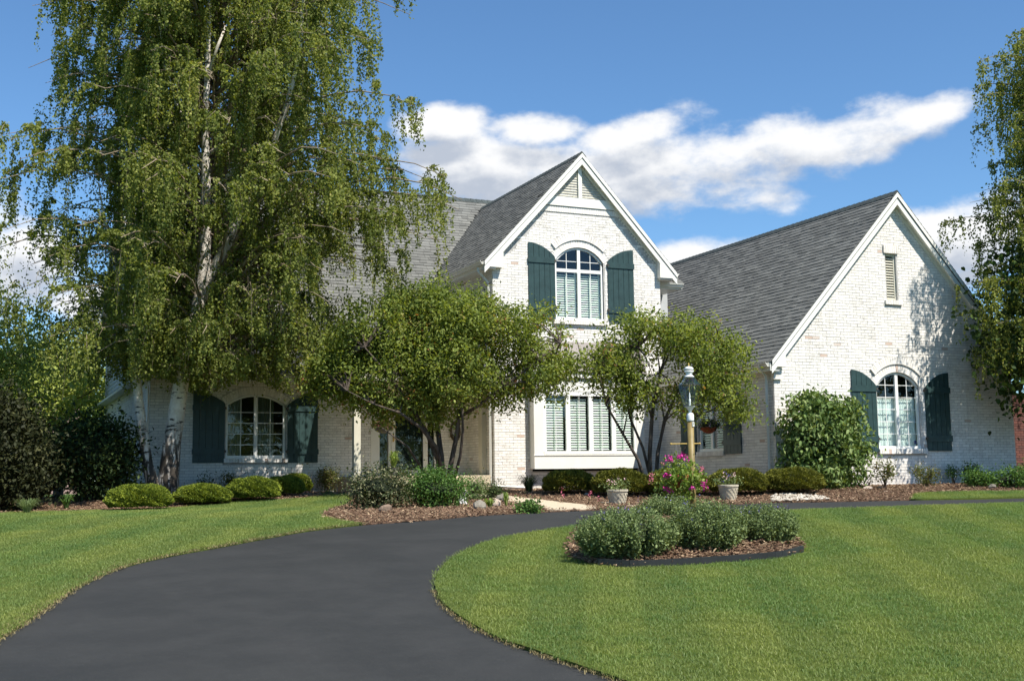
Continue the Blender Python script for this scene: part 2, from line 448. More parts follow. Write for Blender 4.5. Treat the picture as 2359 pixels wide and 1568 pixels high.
def mat_inst(name, ramp, rough=0.9, trans=0.0, patch=None):
    """material of instanced pieces: colour by instance random"""
    m, t, out = newmat(name)
    o = t.node('ShaderNodeObjectInfo'); rr = o.outputs['Random']
    a = t.node('ShaderNodeAttribute', attribute_name='rnd').outputs['Fac']
    r = t.math('FRACT', t.math('ADD', rr, a))
    cr = t.node('ShaderNodeValToRGB'); t.l.new(r, cr.inputs[0])
    els = cr.color_ramp.elements
    while len(els) > 1: els.remove(els[-1])
    els[0].position = ramp[0][0]; els[0].color = (*ramp[0][1], 1)
    for ps, c in ramp[1:]:
        e = els.new(ps); e.color = (*c, 1)
    c = cr.outputs[0]
    if patch:
        p = pos(t); n = t.noise(p, patch[0], 4, 0.6)
        c = t.mix(t.maprange(n, 0.35, 0.68, 0, 1), c, t.mix(1.0, c, patch[1], 'MULTIPLY'))
        for (uv, col, wdt) in patch[2:]:
            pass
    d = t.node('ShaderNodeBsdfPrincipled', inp={'Base Color': c, 'Roughness': rough, 'Specular IOR Level': 0.25})
    if trans:
        tl = t.node('ShaderNodeBsdfTranslucent', inp={0: c})
        ms = t.node('ShaderNodeMixShader', inp={0: trans}); t.l.new(d.outputs[0], ms.inputs[1]); t.l.new(tl.outputs[0], ms.inputs[2])
        t.l.new(ms.outputs[0], out.inputs[0])
    else: t.l.new(d.outputs[0], out.inputs[0])
    return m

def mat_leaf(name, ramp, trans=0.35, rough=0.6, spec=0.18, tl_tint=(1.25, 1.2, 0.5), nscale=0.8, namp=0.3):
    m, t, out = newmat(name)
    a = t.node('ShaderNodeAttribute', attribute_name='rnd').outputs['Fac']
    n = t.noise(pos(t), nscale, 3, 0.5)
    f = t.math('ADD', a, t.math('MULTIPLY', t.math('SUBTRACT', n, 0.5), namp), clamp=True)
    cr = t.node('ShaderNodeValToRGB'); t.l.new(f, cr.inputs[0]); els = cr.color_ramp.elements
    while len(els) > 1: els.remove(els[-1])
    els[0].position = ramp[0][0]; els[0].color = (*ramp[0][1], 1)
    for ps, c in ramp[1:]:
        e = els.new(ps); e.color = (*c, 1)
    c = cr.outputs[0]
    d = t.node('ShaderNodeBsdfPrincipled', inp={'Base Color': c, 'Roughness': rough, 'Specular IOR Level': spec})
    tc_ = t.mix(1.0, c, tl_tint, 'MULTIPLY')
    tl = t.node('ShaderNodeBsdfTranslucent', inp={0: tc_})
    ms = t.node('ShaderNodeMixShader', inp={0: trans}); t.l.new(d.outputs[0], ms.inputs[1]); t.l.new(tl.outputs[0], ms.inputs[2])
    t.l.new(ms.outputs[0], out.inputs[0]); return m
M['l_birch'] = mat_leaf('birch_leaf', [(0, (0.09, 0.125, 0.03)), (0.5, (0.205, 0.24, 0.055)), (0.92, (0.33, 0.355, 0.09)), (1, (0.42, 0.38, 0.12))], 0.45)
M['l_berry'] = mat_leaf('serviceberry_leaf', [(0, (0.10, 0.145, 0.035)), (0.5, (0.23, 0.285, 0.06)), (0.82, (0.36, 0.41, 0.11)), (0.96, (0.34, 0.27, 0.10)), (1, (0.34, 0.15, 0.07))], 0.45, namp=0.7)
M['l_linden'] = mat_leaf('linden_leaf', [(0, (0.025, 0.045, 0.012)), (0.7, (0.045, 0.08, 0.02)), (1, (0.10, 0.16, 0.03))], 0.3)
M['l_yew'] = mat_leaf('yew_needle', [(0, (0.03, 0.055, 0.01)), (0.45, (0.14, 0.19, 0.025)), (1, (0.38, 0.42, 0.05))], 0.2, 0.6)
M['l_yew2'] = mat_leaf('boxwood_leaf', [(0, (0.04, 0.05, 0.01)), (0.5, (0.13, 0.14, 0.02)), (1, (0.30, 0.29, 0.05))], 0.2, 0.6)
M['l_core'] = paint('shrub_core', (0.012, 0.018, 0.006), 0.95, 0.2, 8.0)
M['l_vib'] = mat_leaf('viburnum_leaf', [(0, (0.07, 0.12, 0.03)), (0.6, (0.16, 0.24, 0.07)), (1, (0.30, 0.36, 0.14))], 0.25)
M['l_cat'] = mat_leaf('catmint_leaf', [(0, (0.075, 0.11, 0.045)), (0.6, (0.16, 0.22, 0.08)), (1, (0.30, 0.37, 0.16))], 0.25, 0.7)
M['l_dark'] = mat_leaf('rhododendron_leaf', [(0, (0.018, 0.032, 0.011)), (0.7, (0.045, 0.075, 0.022)), (1, (0.12, 0.17, 0.05))], 0.2)
M['l_pine'] = mat_leaf('pine_needle', [(0, (0.018, 0.022, 0.008)), (0.8, (0.045, 0.05, 0.018)), (1, (0.09, 0.09, 0.035))], 0.1)
M['l_var'] = mat_leaf('variegated_leaf', [(0, (0.03, 0.045, 0.018)), (0.55, (0.06, 0.08, 0.03)), (0.75, (0.14, 0.15, 0.07)), (1, (0.36, 0.34, 0.20))], 0.2)
M['l_green'] = mat_leaf('fresh_green_leaf', [(0, (0.045, 0.10, 0.02)), (0.7, (0.09, 0.18, 0.04)), (1, (0.17, 0.27, 0.07))], 0.3)
M['l_lime'] = mat_leaf('light_green_leaf', [(0, (0.12, 0.20, 0.03)), (0.7, (0.22, 0.31, 0.06)), (1, (0.40, 0.46, 0.16))], 0.35)
M['l_bg'] = mat_leaf('background_leaf', [(0, (0.22, 0.27, 0.06)), (0.6, (0.40, 0.46, 0.11)), (1, (0.55, 0.57, 0.22))], 0.3)
M['l_rose'] = mat_leaf('shrub_leaf', [(0, (0.07, 0.085, 0.025)), (0.6, (0.13, 0.15, 0.04)), (0.9, (0.19, 0.18, 0.06)), (1, (0.24, 0.12, 0.06))], 0.3)
def mat_bark(name, a, b, sc=14., stretch=4.):
    m, t, out = newmat(name); p = pos(t)
    mp = t.node('ShaderNodeMapping', inp={0: p, 3: (1, 1, 1 / stretch)})
    n = t.noise(mp.outputs[0], sc, 6, 0.7)
    finish(t, out, t.mix(t.maprange(n, 0.35, 0.65), a, b), 0.9, 0.15, n, 0.8, 0.02); return m
M['bark'] = mat_bark('dark_bark', (0.055, 0.042, 0.032), (0.13, 0.105, 0.085))
def mat_birch():
    m, t, out = newmat('birch_bark'); p = pos(t)
    sx = t.node('ShaderNodeSeparateXYZ', inp={0: p})
    mp = t.node('ShaderNodeMapping', inp={0: p, 3: (1, 1, 4.0)})
    n = t.noise(mp.outputs[0], 3.2, 6, 0.7); n2 = t.noise(p, 6.0, 5, 0.7)
    mp2 = t.node('ShaderNodeMapping', inp={0: p, 3: (1, 1, 0.22)})
    n3 = t.noise(mp2.outputs[0], 8.0, 5, 0.65)
    c = t.mix(t.maprange(n2, 0.3, 0.75), (0.76, 0.72, 0.64), (0.58, 0.50, 0.42))
    c = t.mix(t.maprange(n, 0.565, 0.60), c, (0.07, 0.06, 0.05))
    low = t.maprange(sx.outputs[2], 0.9, 2.2, 1.0, 0.0)
    crack = t.math('MULTIPLY', t.maprange(n3, 0.42, 0.52), low)
    c = t.mix(crack, c, (0.06, 0.05, 0.04))
    finish(t, out, c, 0.7, 0.25, n3, 0.6, 0.03); return m
M['birch'] = mat_birch()
M['twig'] = mat_bark('pale_twig', (0.34, 0.28, 0.20), (0.22, 0.17, 0.12))
M['redtwig'] = mat_bark('brown_stem', (0.09, 0.06, 0.04), (0.16, 0.11, 0.08))

# ================================================================== GROUND
def smooth_line(pts, n=6):
    """Catmull-Rom through survey pixels"""
    P = [np.array(p, float) for p in pts]; out = []
    P = [2 * P[0] - P[1]] + P + [2 * P[-1] - P[-2]]
    for i in range(1, len(P) - 2):
        for k in range(n):
            t = k / n
            out.append(0.5 * ((2 * P[i]) + (-P[i - 1] + P[i + 1]) * t + (2 * P[i - 1] - 5 * P[i] + 4 * P[i + 1] - P[i + 2]) * t * t + (-P[i - 1] + 3 * P[i] - 3 * P[i + 1] + P[i + 2]) * t ** 3))
    out.append(P[-2]); return out
def gline(pts, n=6):
    w_ = [G(*p)[:2] for p in pts]; return smooth_line(w_, n)
def poly_area(P):
    x = np.array([p[0] for p in P]); y = np.array([p[1] for p in P])
    return 0.5 * np.sum(x * np.roll(y, -1) - y * np.roll(x, -1))
def in_poly(px, py, poly):
    x = np.array([p[0] for p in poly]); y = np.array([p[1] for p in poly]); ins = np.zeros(len(px), bool)
    for i in range(len(poly)):
        j = i - 1
        c = ((y[i] > py) != (y[j] > py)) & (px < (x[j] - x[i]) * (py - y[i]) / (y[j] - y[i] + 1e-12) + x[i])
        ins ^= c
    return ins
def region(name, poly, mat, lift, step=0.45, skirt=0.08, edge_fn=None, **kw):
    """ground sheet bounded by poly (world xy), laid on the terrain, with a turned-down edge"""
    poly = [np.array(p[:2], float) for p in poly]
    if poly_area(poly) < 0: poly = poly[::-1]
    x0, y0 = np.min(poly, 0); x1, y1 = np.max(poly, 0)
    gx, gy = np.meshgrid(np.arange(x0, x1, step), np.arange(y0, y1, step)); gx = gx.ravel(); gy = gy.ravel()
    gx = gx + (NR.random(len(gx)) - .5) * step * .3; gy = gy + (NR.random(len(gy)) - .5) * step * .3
    k = in_poly(gx, gy, poly); gx, gy = gx[k], gy[k]
    P = np.array(poly)
    if len(gx):
        dm = np.min(np.hypot(gx[:, None] - P[None, :, 0], gy[:, None] - P[None, :, 1]), axis=1)
        k = dm > step * 0.3; gx, gy = gx[k], gy[k]
    vs = [Vector((p[0], p[1])) for p in poly] + [Vector((a, b)) for a, b in zip(gx, gy)]
    nb = len(poly); ed = [(i, (i + 1) % nb) for i in range(nb)]
    v2, e2, f2, ov, oe, of = delaunay_2d_cdt(vs, ed, [], 1, 1e-5)
    xs = np.array([v[0] for v in v2]); ys = np.array([v[1] for v in v2])
    lf = lift if not callable(lift) else lift(xs, ys)
    zs = gz(xs, ys) + lf
    verts = [(a, b, c) for a, b, c in zip(xs, ys, zs)]; faces = [tuple(f) for f in f2]
    # skirt
    b0 = len(verts)
    for p in poly:
        z = float(gz(p[0], p[1])); l0 = lift if not callable(lift) else float(lift(np.array([p[0]]), np.array([p[1]]))[0])
        verts.append((p[0], p[1], z + l0)); verts.append((p[0], p[1], z + l0 - skirt))
    for i in range(nb):
        j = (i + 1) % nb; faces.append((b0 + 2 * i, b0 + 2 * i + 1, b0 + 2 * j + 1, b0 + 2 * j))
    me = bpy.data.meshes.new(name); me.from_pydata(verts, [], faces)
    me.polygons.foreach_set('use_smooth', [True] * len(me.polygons)); me.update()
    o = link(name, me, mat); setp(o, **kw); o['_n'] = 0; del o['_n']
    return o, poly

# base terrain sheet, to the horizon, a little below the surfaces laid on it
xs_ = np.concatenate([np.array([-900, -500, -250, -120, -70]), np.arange(-40, 60, 1.0), np.array([70, 120, 250, 500, 900])])
ys_ = np.concatenate([np.array([-300, -100, -50, -20]), np.arange(-6, 60, 1.0), np.array([70, 120, 250, 500, 1200])])
XX, YY = np.meshgrid(xs_, ys_); ZZ = gz(XX, YY) - 0.14
nx, ny = len(xs_), len(ys_)
me = bpy.data.meshes.new('ground'); me.from_pydata([(a, b, c) for a, b, c in zip(XX.ravel(), YY.ravel(), ZZ.ravel())], [],
    [(j * nx + i, j * nx + i + 1, (j + 1) * nx + i + 1, (j + 1) * nx + i) for j in range(ny - 1) for i in range(nx - 1)])
setp(link('ground', me, M['terrain']), kind='structure')

# driveway outline ----------------------------------------------------------
dl = gline([(-420, 1800), (-150, 1575), (0, 1475), (80, 1423), (150, 1373), (220, 1334), (300, 1303), (400, 1280), (500, 1262), (600, 1243), (700, 1225), (780, 1215), (835, 1209)])
df = gline([(835, 1209), (1000, 1197), (1100, 1188), (1210, 1182), (1266, 1179), (1372, 1175), (1500, 1170), (1640, 1164), (1780, 1158), (1900, 1156), (2098, 1152), (2240, 1150), (2358, 1147), (2700, 1138), (3100, 1126)])
di = gline([(1780, 1705), (1550, 1618), (1420, 1568), (1350, 1545), (1250, 1510), (1150, 1475), (1080, 1438), (1028, 1400), (1006, 1365), (1004, 1335), (1028, 1300), (1080, 1268), (1150, 1244), (1250, 1226), (1340, 1213), (1500, 1200), (1700, 1188), (1840, 1178), (2050, 1171), (2358, 1162), (2700, 1153), (3100, 1143)])
bl = [G(1780, 2500)[:2], G(-900, 2500)[:2]]
drive_poly = dl + df[1:] + di[::-1] + bl
region('driveway', drive_poly, M['asphalt'], 0.0, 0.4, 0.1, kind='structure')

# lawns -----------------------------------------------------------------------
bedL = gline([(-260, 1196), (-100, 1190), (0, 1186), (30, 1184), (144, 1181), (221, 1179), (369, 1174), (514, 1162), (571, 1156), (638, 1153), (705, 1149), (760, 1143), (800, 1140)], 3)
pocket = gline([(800, 1140), (812, 1148), (800, 1160), (770, 1172), (741, 1184), (745, 1192), (780, 1201), (835, 1209)], 3)
lawnL_poly = dl + (bedL + pocket[1:])[::-1][1:-1] + [G(-260, 1200)[:2], G(-1500, 1300)[:2], G(-1500, 1800)[:2]]
mow = lambda x, y: 0.035 + 0 * x
lawnL, lp1 = region('lawn', lawnL_poly, M['lawnsoil'], mow, 0.45, 0.12, kind='structure')
lawnI_poly = di + [G(3100, 1300)[:2], G(3400, 1900)[:2], G(1900, 1900)[:2]]
lawnI, lp2 = region('lawn', lawnI_poly, M['lawnsoil'], 0.035, 0.45, 0.12, kind='structure')
strip = gline([(2098, 1151), (2104, 1143), (2130, 1137), (2250, 1134), (2358, 1133), (2700, 1124), (3100, 1114)], 4)
dsub = gline([(2098, 1152), (2240, 1150), (2358, 1147), (2700, 1138), (3100, 1126)], 4)
lawnR, lp3 = region('lawn', [p + FWD * .03 for p in dsub] + strip[::-1][:-1], M['lawnsoil'], 0.03, 0.45, 0.08, kind='structure')

# walkway ------------------------------------------------------------------------
walk = [G(*p)[:2] for p in [(1266, 1178.2), (1372, 1174.2), (1374, 1168), (1300, 1160), (1182, 1146), (1130, 1138), (1060, 1131), (1000, 1128), (1000, 1140), (1060, 1143), (1130, 1150), (1185, 1159), (1232, 1168)]]
region('walkway', walk, M['concrete'], 0.035, 0.4, 0.1, kind='structure')

# mulch beds ----------------------------------------------------------------------
def moundlift(x, y):
    return 0.012 + 0 * x
bed_front = bedL + pocket[1:] + df[1:]
k0 = int(np.argmin([np.hypot(*(p - G(2098, 1152)[:2])) for p in df]))
bf = bedL + pocket[1:] + [p + FWD * 0.02 for p in df[1:k0]] + [p for p in strip[1:]]
bed_poly = bf + [np.array([33., 33.]), np.array([-9., 33.])]
bed, bp = region('mulch_bed', bed_poly, M['mulch'], moundlift, 0.45, 0.05, kind='structure')
# island bed
isl = gline([(1310, 1270), (1322, 1291), (1378, 1307), (1450, 1311), (1560, 1306), (1700, 1297), (1800, 1288), (1845, 1276), (1846, 1262), (1800, 1236), (1700, 1215), (1600, 1208), (1500, 1206), (1400, 1214), (1340, 1235)], 4)
isl = isl[:-1]
icx, icy = np.mean(isl, 0)
def isl_lift(x, y):
    d = np.min(np.hypot(np.asarray(x)[:, None] - np.array(isl)[None, :, 0], np.asarray(y)[:, None] - np.array(isl)[None, :, 1]), axis=1)
    return 0.055 + 0.14 * np.clip(d / 0.9, 0, 1)
isl_o, isl_p = region('island_bed', isl, M['mulch'], isl_lift, 0.18, 0.06, kind='structure')
mb = MB()
eg = gline([(1378, 1308), (1450, 1312.5), (1560, 1308), (1700, 1299), (1800, 1290), (1848, 1277)], 5)
for i in range(len(eg) - 1):
    a, b = eg[i], eg[i + 1]; c = (a + b) / 2; t = (b - a); L = np.hypot(*t); t = t / L; n_ = np.array([-t[1], t[0]])
    z = float(gz(*c)); dz = float(gz(*b) - gz(*a)) / 2
    mb.box((c[0], c[1], z + 0.045), (t[0] * L / 2, t[1] * L / 2, dz), (n_[0] * .02, n_[1] * .02, 0), (0, 0, 0.07))
mb.build('bed_edging', M['edging'], label='black rubber edging strip along the front of the island planting bed', cat='garden edging')

# ------------------------------------------------------------- scattered ground pieces (geometry nodes)
def scatter(name, polys, tuft, dens, mat, seed=0, smin=0.7, smax=1.3, lift=0.0, excl=None, tilt=0.15, flat=False, liftfn=None, step=0.5, label=None, cat=None):
    """a sheet carries a geometry-node scatter of tuft; the sheet itself is replaced by the pieces"""
    verts, faces = [], []
    for poly in polys:
        poly = [np.array(p[:2], float) for p in poly]
        if poly_area(poly) < 0: poly = poly[::-1]
        x0, y0 = np.min(poly, 0); x1, y1 = np.max(poly, 0)
        gx, gy = np.meshgrid(np.arange(x0, x1, step), np.arange(y0, y1, step)); gx = gx.ravel(); gy = gy.ravel()
        k = in_poly(gx, gy, poly); gx, gy = gx[k], gy[k]
        vs = [Vector((p[0], p[1])) for p in poly] + [Vector((a, b)) for a, b in zip(gx, gy)]
        nb = len(poly); ed = [(i, (i + 1) % nb) for i in range(nb)]
        v2, e2, f2, *_ = delaunay_2d_cdt(vs, ed, [], 1, 1e-5)
        P = np.array([[v[0], v[1]] for v in v2])
        b = len(verts)
        zl = gz(P[:, 0], P[:, 1]) + (liftfn(P[:, 0], P[:, 1]) if liftfn else 0.0) + lift
        for (a, c), z in zip(P, zl): verts.append((a, c, z))
        for f in f2:
            c = P[list(f)].mean(0)
            if excl is not None and excl(c): continue
            s_ = c @ FWD; r_ = abs(c @ RGT)
            if r_ > s_ * 0.52 + 1.6 or s_ < 5.0: continue
            faces.append(tuple(b + i for i in f))
    me = bpy.data.meshes.new(name); me.from_pydata(verts, [], faces); me.update(); me.materials.append(mat)
    o = link(name, me); setp(o, label=label, cat=cat, kind='stuff')
    ng = bpy.data.node_groups.new(name + '_nodes', 'GeometryNodeTree')
    ng.interface.new_socket('Geometry', in_out='INPUT', socket_type='NodeSocketGeometry')
    ng.interface.new_socket('Geometry', in_out='OUTPUT', socket_type='NodeSocketGeometry')
    t = NT(ng); gi = t.node('NodeGroupInput'); go = t.node('NodeGroupOutput')
    dp = t.node('GeometryNodeDistributePointsOnFaces'); dp.inputs['Density'].default_value = dens; dp.inputs['Seed'].default_value = seed
    t.l.new(gi.outputs[0], dp.inputs[0])
    oi = t.node('GeometryNodeObjectInfo'); oi.inputs['Object'].default_value = tuft; oi.inputs['As Instance'].default_value = True
    ip = t.node('GeometryNodeInstanceOnPoints'); t.l.new(dp.outputs['Points'], ip.inputs['Points']); t.l.new(oi.outputs['Geometry'], ip.inputs['Instance'])
    rv = t.node('FunctionNodeRandomValue', data_type='FLOAT_VECTOR')
    rv.inputs[0].default_value = (-tilt, -tilt, 0); rv.inputs[1].default_value = (tilt, tilt, 6.283)
    if 'Rotation' in ip.inputs: t.l.new(rv.outputs[0], ip.inputs['Rotation'])
    rs = t.node('FunctionNodeRandomValue', data_type='FLOAT'); rs.inputs[2].default_value = smin; rs.inputs[3].default_value = smax; rs.inputs['Seed'].default_value = 5
    t.l.new(rs.outputs[1], ip.inputs['Scale'])
    t.l.new(ip.outputs[0], go.inputs[0])
    md = o.modifiers.new('scatter', 'NODES'); md.node_group = ng
    return o

def tuft_mesh(name, n, h, wd, spread, lean, mat, curl=0.4):
    b = MB()
    for i in range(n):
        th = R_.random() * 2 * PI; r = spread * math.sqrt(R_.random()); x, y = r * math.cos(th), r * math.sin(th)
        hh = h * R_.uniform(0.55, 1.1); ph = R_.random() * 2 * PI; ln = lean * R_.random() * hh
        dx, dy = math.cos(ph) * ln, math.sin(ph) * ln; sx, sy = -math.sin(ph + R_.uniform(-1, 1)) * wd / 2, math.cos(ph + R_.uniform(-1, 1)) * wd / 2
        v = [(x - sx, y - sy, 0), (x + sx, y + sy, 0), (x + dx * .4 + sx * .8, y + dy * .4 + sy * .8, hh * .55), (x + dx * .4 - sx * .8, y + dy * .4 - sy * .8, hh * .55), (x + dx, y + dy, hh * (1 - curl * lean * .5))]
        b.add(v, [(0, 1, 2, 3), (3, 2, 4)])
    me = b.mesh(name); me.materials.append(mat); return bpy.data.objects.new(name, me)

def mat_grass():
    m, t, out = newmat('lawn_blades'); p = pos(t)
    a = t.node('ShaderNodeAttribute', attribute_name='rnd').outputs['Fac']
    orn = t.node('ShaderNodeObjectInfo').outputs['Random']
    r = t.math('FRACT', t.math('ADD', a, orn))
    c = t.mix(r, (0.22, 0.26, 0.055), (0.34, 0.385, 0.12))
    dry = t.maprange(r, 0.965, 0.99, 0, 0.7)
    c = t.mix(dry, c, (0.27, 0.25, 0.10))
    n = t.noise(p, 0.45, 4, 0.6); n2 = t.noise(p, 2.4, 4, 0.65)
    c = t.mix(t.maprange(n, 0.42, 0.62), c, t.mix(1.0, c, (0.72, 0.88, 0.9), 'MULTIPLY'))
    c = t.mix(t.maprange(n2, 0.35, 0.7, 0, 0.55), c, t.mix(1.0, c, (0.66, 0.74, 0.8), 'MULTIPLY'))
    # mowing stripes: blades rolled one way or the other have a duller side
    mp = t.node('ShaderNodeMapping', vector_type='POINT', inp={0: p, 2: (0, 0, 0.5)})
    wv = t.node('ShaderNodeTexWave', inp={0: mp.outputs[0], 'Scale': 0.28, 'Distortion': 1.1, 'Detail': 1.0})
    c = t.mix(t.maprange(wv.outputs[1], 0.40, 0.60, 0, 0.60), c, t.mix(1.0, c, (0.66, 0.78, 0.85), 'MULTIPLY'))
    d = t.node('ShaderNodeBsdfPrincipled', inp={'Base Color': c, 'Roughness': 0.5, 'Specular IOR Level': 0.3})
    tl = t.node('ShaderNodeBsdfTranslucent', inp={0: t.mix(1.0, c, (1.2, 1.25, 0.5), 'MULTIPLY')})
    ms = t.node('ShaderNodeMixShader', inp={0: 0.35}); t.l.new(d.outputs[0], ms.inputs[1]); t.l.new(tl.outputs[0], ms.inputs[2])
    t.l.new(ms.outputs[0], out.inputs[0]); return m
M['grass'] = mat_grass()
M['drygrass'] = mat_inst('dry_grass', [(0, (0.24, 0.19, 0.09)), (0.6, (0.34, 0.28, 0.14)), (1, (0.15, 0.12, 0.06))], 0.8, 0.2)
M['chip'] = mat_inst('bark_chip', [(0, (0.10, 0.058, 0.036)), (0.35, (0.18, 0.108, 0.066)), (0.75, (0.27, 0.175, 0.11)), (0.93, (0.46, 0.34, 0.21)), (1, (0.06, 0.04, 0.025))], 0.9)
tuft = tuft_mesh('grass_tuft', 20, 0.038, 0.0040, 0.06, 1.1, M['grass'])
tuftd = tuft_mesh('dry_tuft', 14, 0.03, 0.006, 0.045, 1.6, M['drygrass'])
cb = MB()
for i in range(9):
    x, y = R_.uniform(-.07, .07), R_.uniform(-.07, .07); th = R_.random() * PI; L = R_.uniform(.012, .04); wd = R_.uniform(.004, .011); tl_ = R_.uniform(-.35, .35)
    cb.box((x, y, R_.uniform(.004, .022)), (math.cos(th) * L, math.sin(th) * L, tl_ * L), (-math.sin(th) * wd, math.cos(th) * wd, 0), (0, 0, 0.0025))
cme = cb.mesh('bark_chips'); cme.materials.append(M['chip']); chips = bpy.data.objects.new('bark_chips', cme)
isl_np = np.array(isl)
in_isl = lambda c: in_poly(np.array([c[0]]), np.array([c[1]]), isl)[0]
def shrink_isl(f):
    return [np.array([icx, icy]) + (p - np.array([icx, icy])) * f for p in isl]
scatter('grass', [lp2], tuft, 400, M['grass'], 1, lift=0.03, excl=in_isl, step=0.3)
scatter('grass', [lp1, lp3], tuft, 330, M['grass'], 2, lift=0.03, step=0.4)
def band(line, w0, w1, side):
    P = [np.array(p) for p in line]; A, B = [], []
    for i, p in enumerate(P):
        t = P[min(i + 1, len(P) - 1)] - P[max(i - 1, 0)]; t = t / np.hypot(*t); n_ = np.array([-t[1], t[0]]) * side
        A.append(p + n_ * w0); B.append(p + n_ * w1)
    return A + B[::-1]
scatter('grass', [band(dl, -0.05, 0.13, 1)], tuftd, 420, M['drygrass'], 3, lift=0.02, step=0.1)
scatter('grass', [band(di[4:50], -0.05, 0.07, -1)], tuftd, 380, M['drygrass'], 4, lift=0.01, step=0.1)
scatter('bark_mulch', [bp], chips, 100, M['chip'], 5, lift=0.012, tilt=0.3, excl=lambda c: c[1] > 30.3 or (c[0] > 17.2 and c[1] > 23.3) or in_poly(np.array([c[0]]), np.array([c[1]]), walk)[0])
scatter('bark_mulch', [isl_p], chips, 170, M['chip'], 6, lift=0.0, tilt=0.3, liftfn=isl_lift, step=0.12)

# ================================================================== HOUSE
house = empty('brick_house', (12, 28.6, 0), label='large whitewashed brick house with two steep grey shingle gables and green shutters', cat='house')
house_inv = Matrix.Translation((-12, -28.6, 0))
def hp(o):            # parent to the house keeping world coordinates
    o.parent = house; o.matrix_parent_inverse = house_inv; return o
def sub(o, parent):   # parts' meshes are in world coordinates and their origin is the house's, so children need no offset
    o.parent = parent; return o
SL = 1.083            # roof slope (rise / run)
YW, YC, YB, YL = 23.25, 28.6, 28.3, 30.4
XW0, XW1 = 17.2, 24.85; XWR = 21.1
XC0, XC1 = 12.21, 17.37; XCR = 14.86
XL0, XLE = 3.72, 12.21
wingA = Plane((0, YW, 0), (1, 0, 0), (0, -1, 0))
wingS = Plane((XW0, 0, 0), (0, 1, 0), (-1, 0, 0))
cenA = Plane((0, YC, 0), (1, 0, 0), (0, -1, 0))
cenS = Plane((XC0, 0, 0), (0, 1, 0), (-1, 0, 0))
lefA = Plane((0, YL, 0), (1, 0, 0), (0, -1, 0))
lefS = Plane((XL0, 0, 0), (0, 1, 0), (-1, 0, 0))
WING_PK = 7.46; CEN_PK = 9.25; MAIN_EY, MAIN_EZ = 29.95, 3.08; MAIN_RY = 35.95; MAIN_PK = MAIN_EZ + SL * (MAIN_RY - MAIN_EY)
wing_roof = lambda x: WING_PK - SL * abs(x - XWR)
cen_roof = lambda x: CEN_PK - SL * abs(x - XCR)
main_roof = lambda y: MAIN_EZ + SL * (y - MAIN_EY)

class Opening:
    def __init__(s, a0, a1, zb, spring, rise):
        s.a0, s.a1, s.zb, s.spring, s.rise = a0, a1, zb, spring, rise
        s.w = a1 - a0; s.c = (a0 + a1) / 2
        if rise > 0: s.R = ((s.w / 2) ** 2 + rise ** 2) / (2 * rise); s.zc = spring + rise - s.R
    def top(s, a, inset=0.0):
        if s.rise <= 0: return s.spring - inset
        R = s.R - inset; d = R * R - (a - s.c) ** 2
        return s.zc + math.sqrt(max(d, 0)) if d > 0 else s.spring - inset
    def inside(s, a, z, m=0.0):
        return s.a0 - m < a < s.a1 + m and s.zb - m < z < s.top(min(max(a, s.a0), s.a1)) + m
    def arc(s, inset=0.0, n=14):
        a0, a1 = s.a0 + inset, s.a1 - inset
        return [(a0 + (a1 - a0) * i / n, s.top(a0 + (a1 - a0) * i / n, inset)) for i in range(n + 1)]

def wall_sheet(name, pl, a0, a1, zb, topf, ops, mat=None, depth=0.11):
    """mortar face of a wall with its openings and their reveals"""
    b = MB(); cuts = set(np.round(np.arange(a0, a1, 0.25), 3)) | {a0, a1}
    for o in ops:
        cuts |= {o.a0, o.a1} | {round(o.a0 + (o.a1 - o.a0) * i / 14, 4) for i in range(15)}
    cuts = sorted(c for c in cuts if a0 - 1e-6 <= c <= a1 + 1e-6)
    for c0, c1 in zip(cuts[:-1], cuts[1:]):
        if c1 - c0 < 1e-5: continue
        m = (c0 + c1) / 2; op = [o for o in ops if o.a0 < m < o.a1]; op.sort(key=lambda o: o.zb)
        lo0 = lo1 = zb
        for o in op:
            b.add([pl.P(c0, lo0), pl.P(c1, lo1), pl.P(c1, o.zb), pl.P(c0, o.zb)], [(0, 1, 2, 3)])
            t0, t1 = o.top(c0), o.top(c1); lo0, lo1 = t0, t1
            b.add([pl.P(c0, t0), pl.P(c1, t1), pl.P(c1, t1, -depth), pl.P(c0, t0, -depth)], [(0, 1, 2, 3)])
            b.add([pl.P(c0, o.zb), pl.P(c1, o.zb), pl.P(c1, o.zb, -depth), pl.P(c0, o.zb, -depth)], [(0, 1, 2, 3)])
        b.add([pl.P(c0, lo0), pl.P(c1, lo1), pl.P(c1, topf(c1)), pl.P(c0, topf(c0))], [(0, 1, 2, 3)])
    for o in ops:
        for a in (o.a0, o.a1):
            b.add([pl.P(a, o.zb), pl.P(a, o.top(a)), pl.P(a, o.top(a), -depth), pl.P(a, o.zb, -depth)], [(0, 1, 2, 3)])
    ob = b.build(name, mat or M['mortar']); hp(ob); return ob

